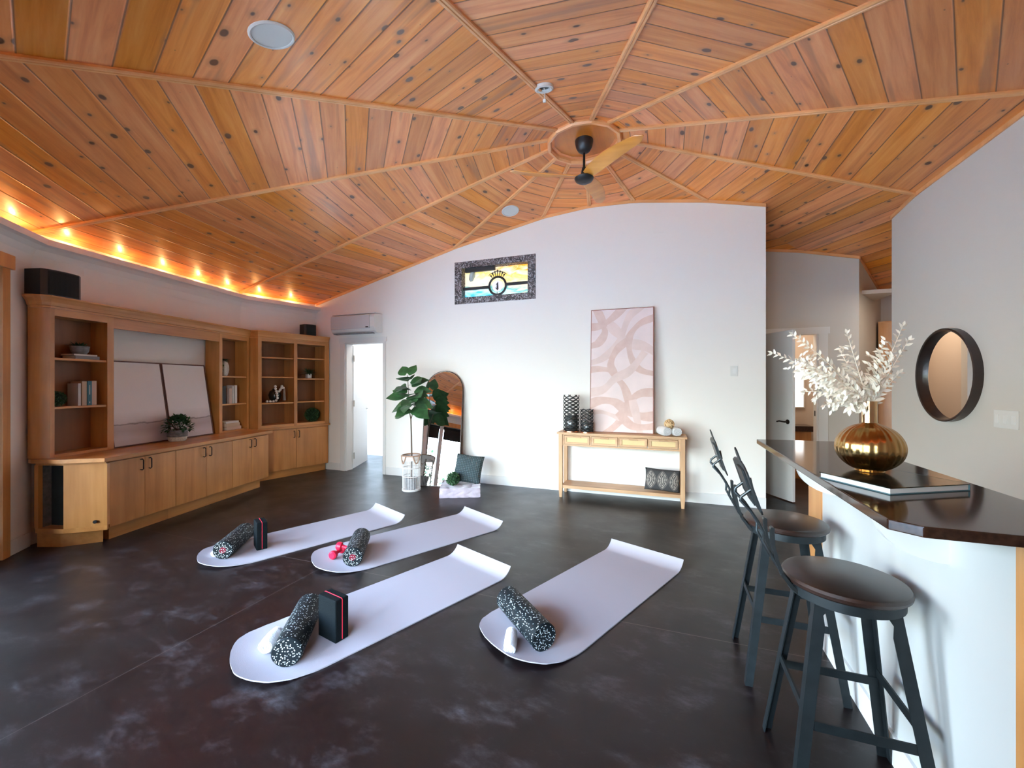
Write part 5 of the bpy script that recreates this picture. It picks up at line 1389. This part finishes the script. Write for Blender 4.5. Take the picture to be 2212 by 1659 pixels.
# ------------------------------------------------------------------ outside
struct(MB().box(-22, 16, -22, -.9, -.20, -.14).build('ground', M['patio']))
struct(MB().box(-22, -6.4, -.9, 16, -.20, -.14).build('ground', M['patio']))
random.seed(3)
def bush(x, y, s, lab):
    t = thing('shrub', lab, 'shrub', (x, y, -.14))
    MB().tube([(0, 0, 0), (0, 0, s*.9)], [.07, .04], 8).build('trunk', M['bark'], t)
    mb = MB()
    for i in range(900):
        zz = random.uniform(-1, 1); rr = math.sqrt(1-zz*zz); a = random.uniform(0, 2*PI); q = random.uniform(.5, 1)
        d = Vector((rr*math.cos(a), rr*math.sin(a), zz)); mb.leaf(Vector((0, 0, s*1.1))+Vector((d.x*s*.8, d.y*s*.8, d.z*s))*q, d+Vector((random.uniform(-1, 1), random.uniform(-1, 1), random.uniform(-1, 1))), (0, 0, 1), .2, .12, .2, 2)
    mb.build('leaves', M['leaf2'], t)
bush(-4.2, -5.5, 1.5, 'leafy green shrub outside the front windows')

# ------------------------------------------------------------------ light
w = bpy.data.worlds.new('sky'); S.world = w; w.use_nodes = True
nt = w.node_tree; N = nt.nodes; L = nt.links
bg = N['Background']
tc = N.new('ShaderNodeTexCoord'); sp = N.new('ShaderNodeSeparateXYZ'); L.new(tc.outputs['Generated'], sp.inputs[0])
nz = N.new('ShaderNodeTexNoise'); nz.inputs['Scale'].default_value = 7; nz.inputs['Detail'].default_value = 6; L.new(tc.outputs['Generated'], nz.inputs['Vector'])
ad = N.new('ShaderNodeMath'); ad.operation = 'MULTIPLY_ADD'; L.new(nz.outputs['Fac'], ad.inputs[0]); ad.inputs[1].default_value = .25; L.new(sp.outputs[2], ad.inputs[2])
cr = N.new('ShaderNodeValToRGB'); e = cr.color_ramp.elements
e[0].position = .10; e[0].color = (.38, .44, .40, 1); e[1].position = .80; e[1].color = (.40, .64, 1, 1)
k = e.new(.22); k.color = (.52, .60, .54, 1); k = e.new(.32); k.color = (.78, .90, 1, 1); k = e.new(.45); k.color = (.50, .73, 1, 1)
L.new(ad.outputs[0], cr.inputs['Fac']); L.new(cr.outputs['Color'], bg.inputs['Color']); bg.inputs['Strength'].default_value = 27
sun = add_light('SUN', 'sun', (0, 0, 10), 18, (1, .95, .88), angle=R(1)); sun.rotation_euler = (R(-35), R(30), 0)
# daylight portals in the two window openings and the added third one
for (A, B, s0, s1, z0, zt) in WINS:
    d = (B-A).normalized(); nin_ = Vector((-d.y, d.x)); c_ = A+d*(s0+s1)/2
    l = bpy.data.lights.new('window_portal', 'AREA'); l.shape = 'RECTANGLE'; l.size = s1-s0; l.size_y = zt-z0; l.cycles.is_portal = True
    o = bpy.data.objects.new('window_portal', l); C.objects.link(o); o.location = (c_.x-nin_.x*.16, c_.y-nin_.y*.16, (z0+zt)/2)
    o.rotation_euler = Vector((nin_.x, nin_.y, 0)).to_track_quat('-Z', 'Y').to_euler()

# ------------------------------------------------------------------ camera
cam = bpy.data.cameras.new('camera'); cam.sensor_width = 36; cam.lens = 893/2212*36; cam.clip_start = .02
co = bpy.data.objects.new('camera', cam); C.objects.link(co); co.location = (0, 0, 1.4)
co.rotation_euler = (PI/2, 0, math.atan2(328, 893))
S.camera = co
S.view_settings.view_transform = 'Standard'; S.view_settings.look = 'None'; S.view_settings.gamma = 1; S.view_settings.use_curve_mapping = False
S.view_settings.exposure = .70
S.cycles.max_bounces = 10; S.cycles.diffuse_bounces = 5; S.cycles.glossy_bounces = 5; S.cycles.caustics_reflective = False; S.cycles.caustics_refractive = False
S.cycles.sample_clamp_indirect = 6
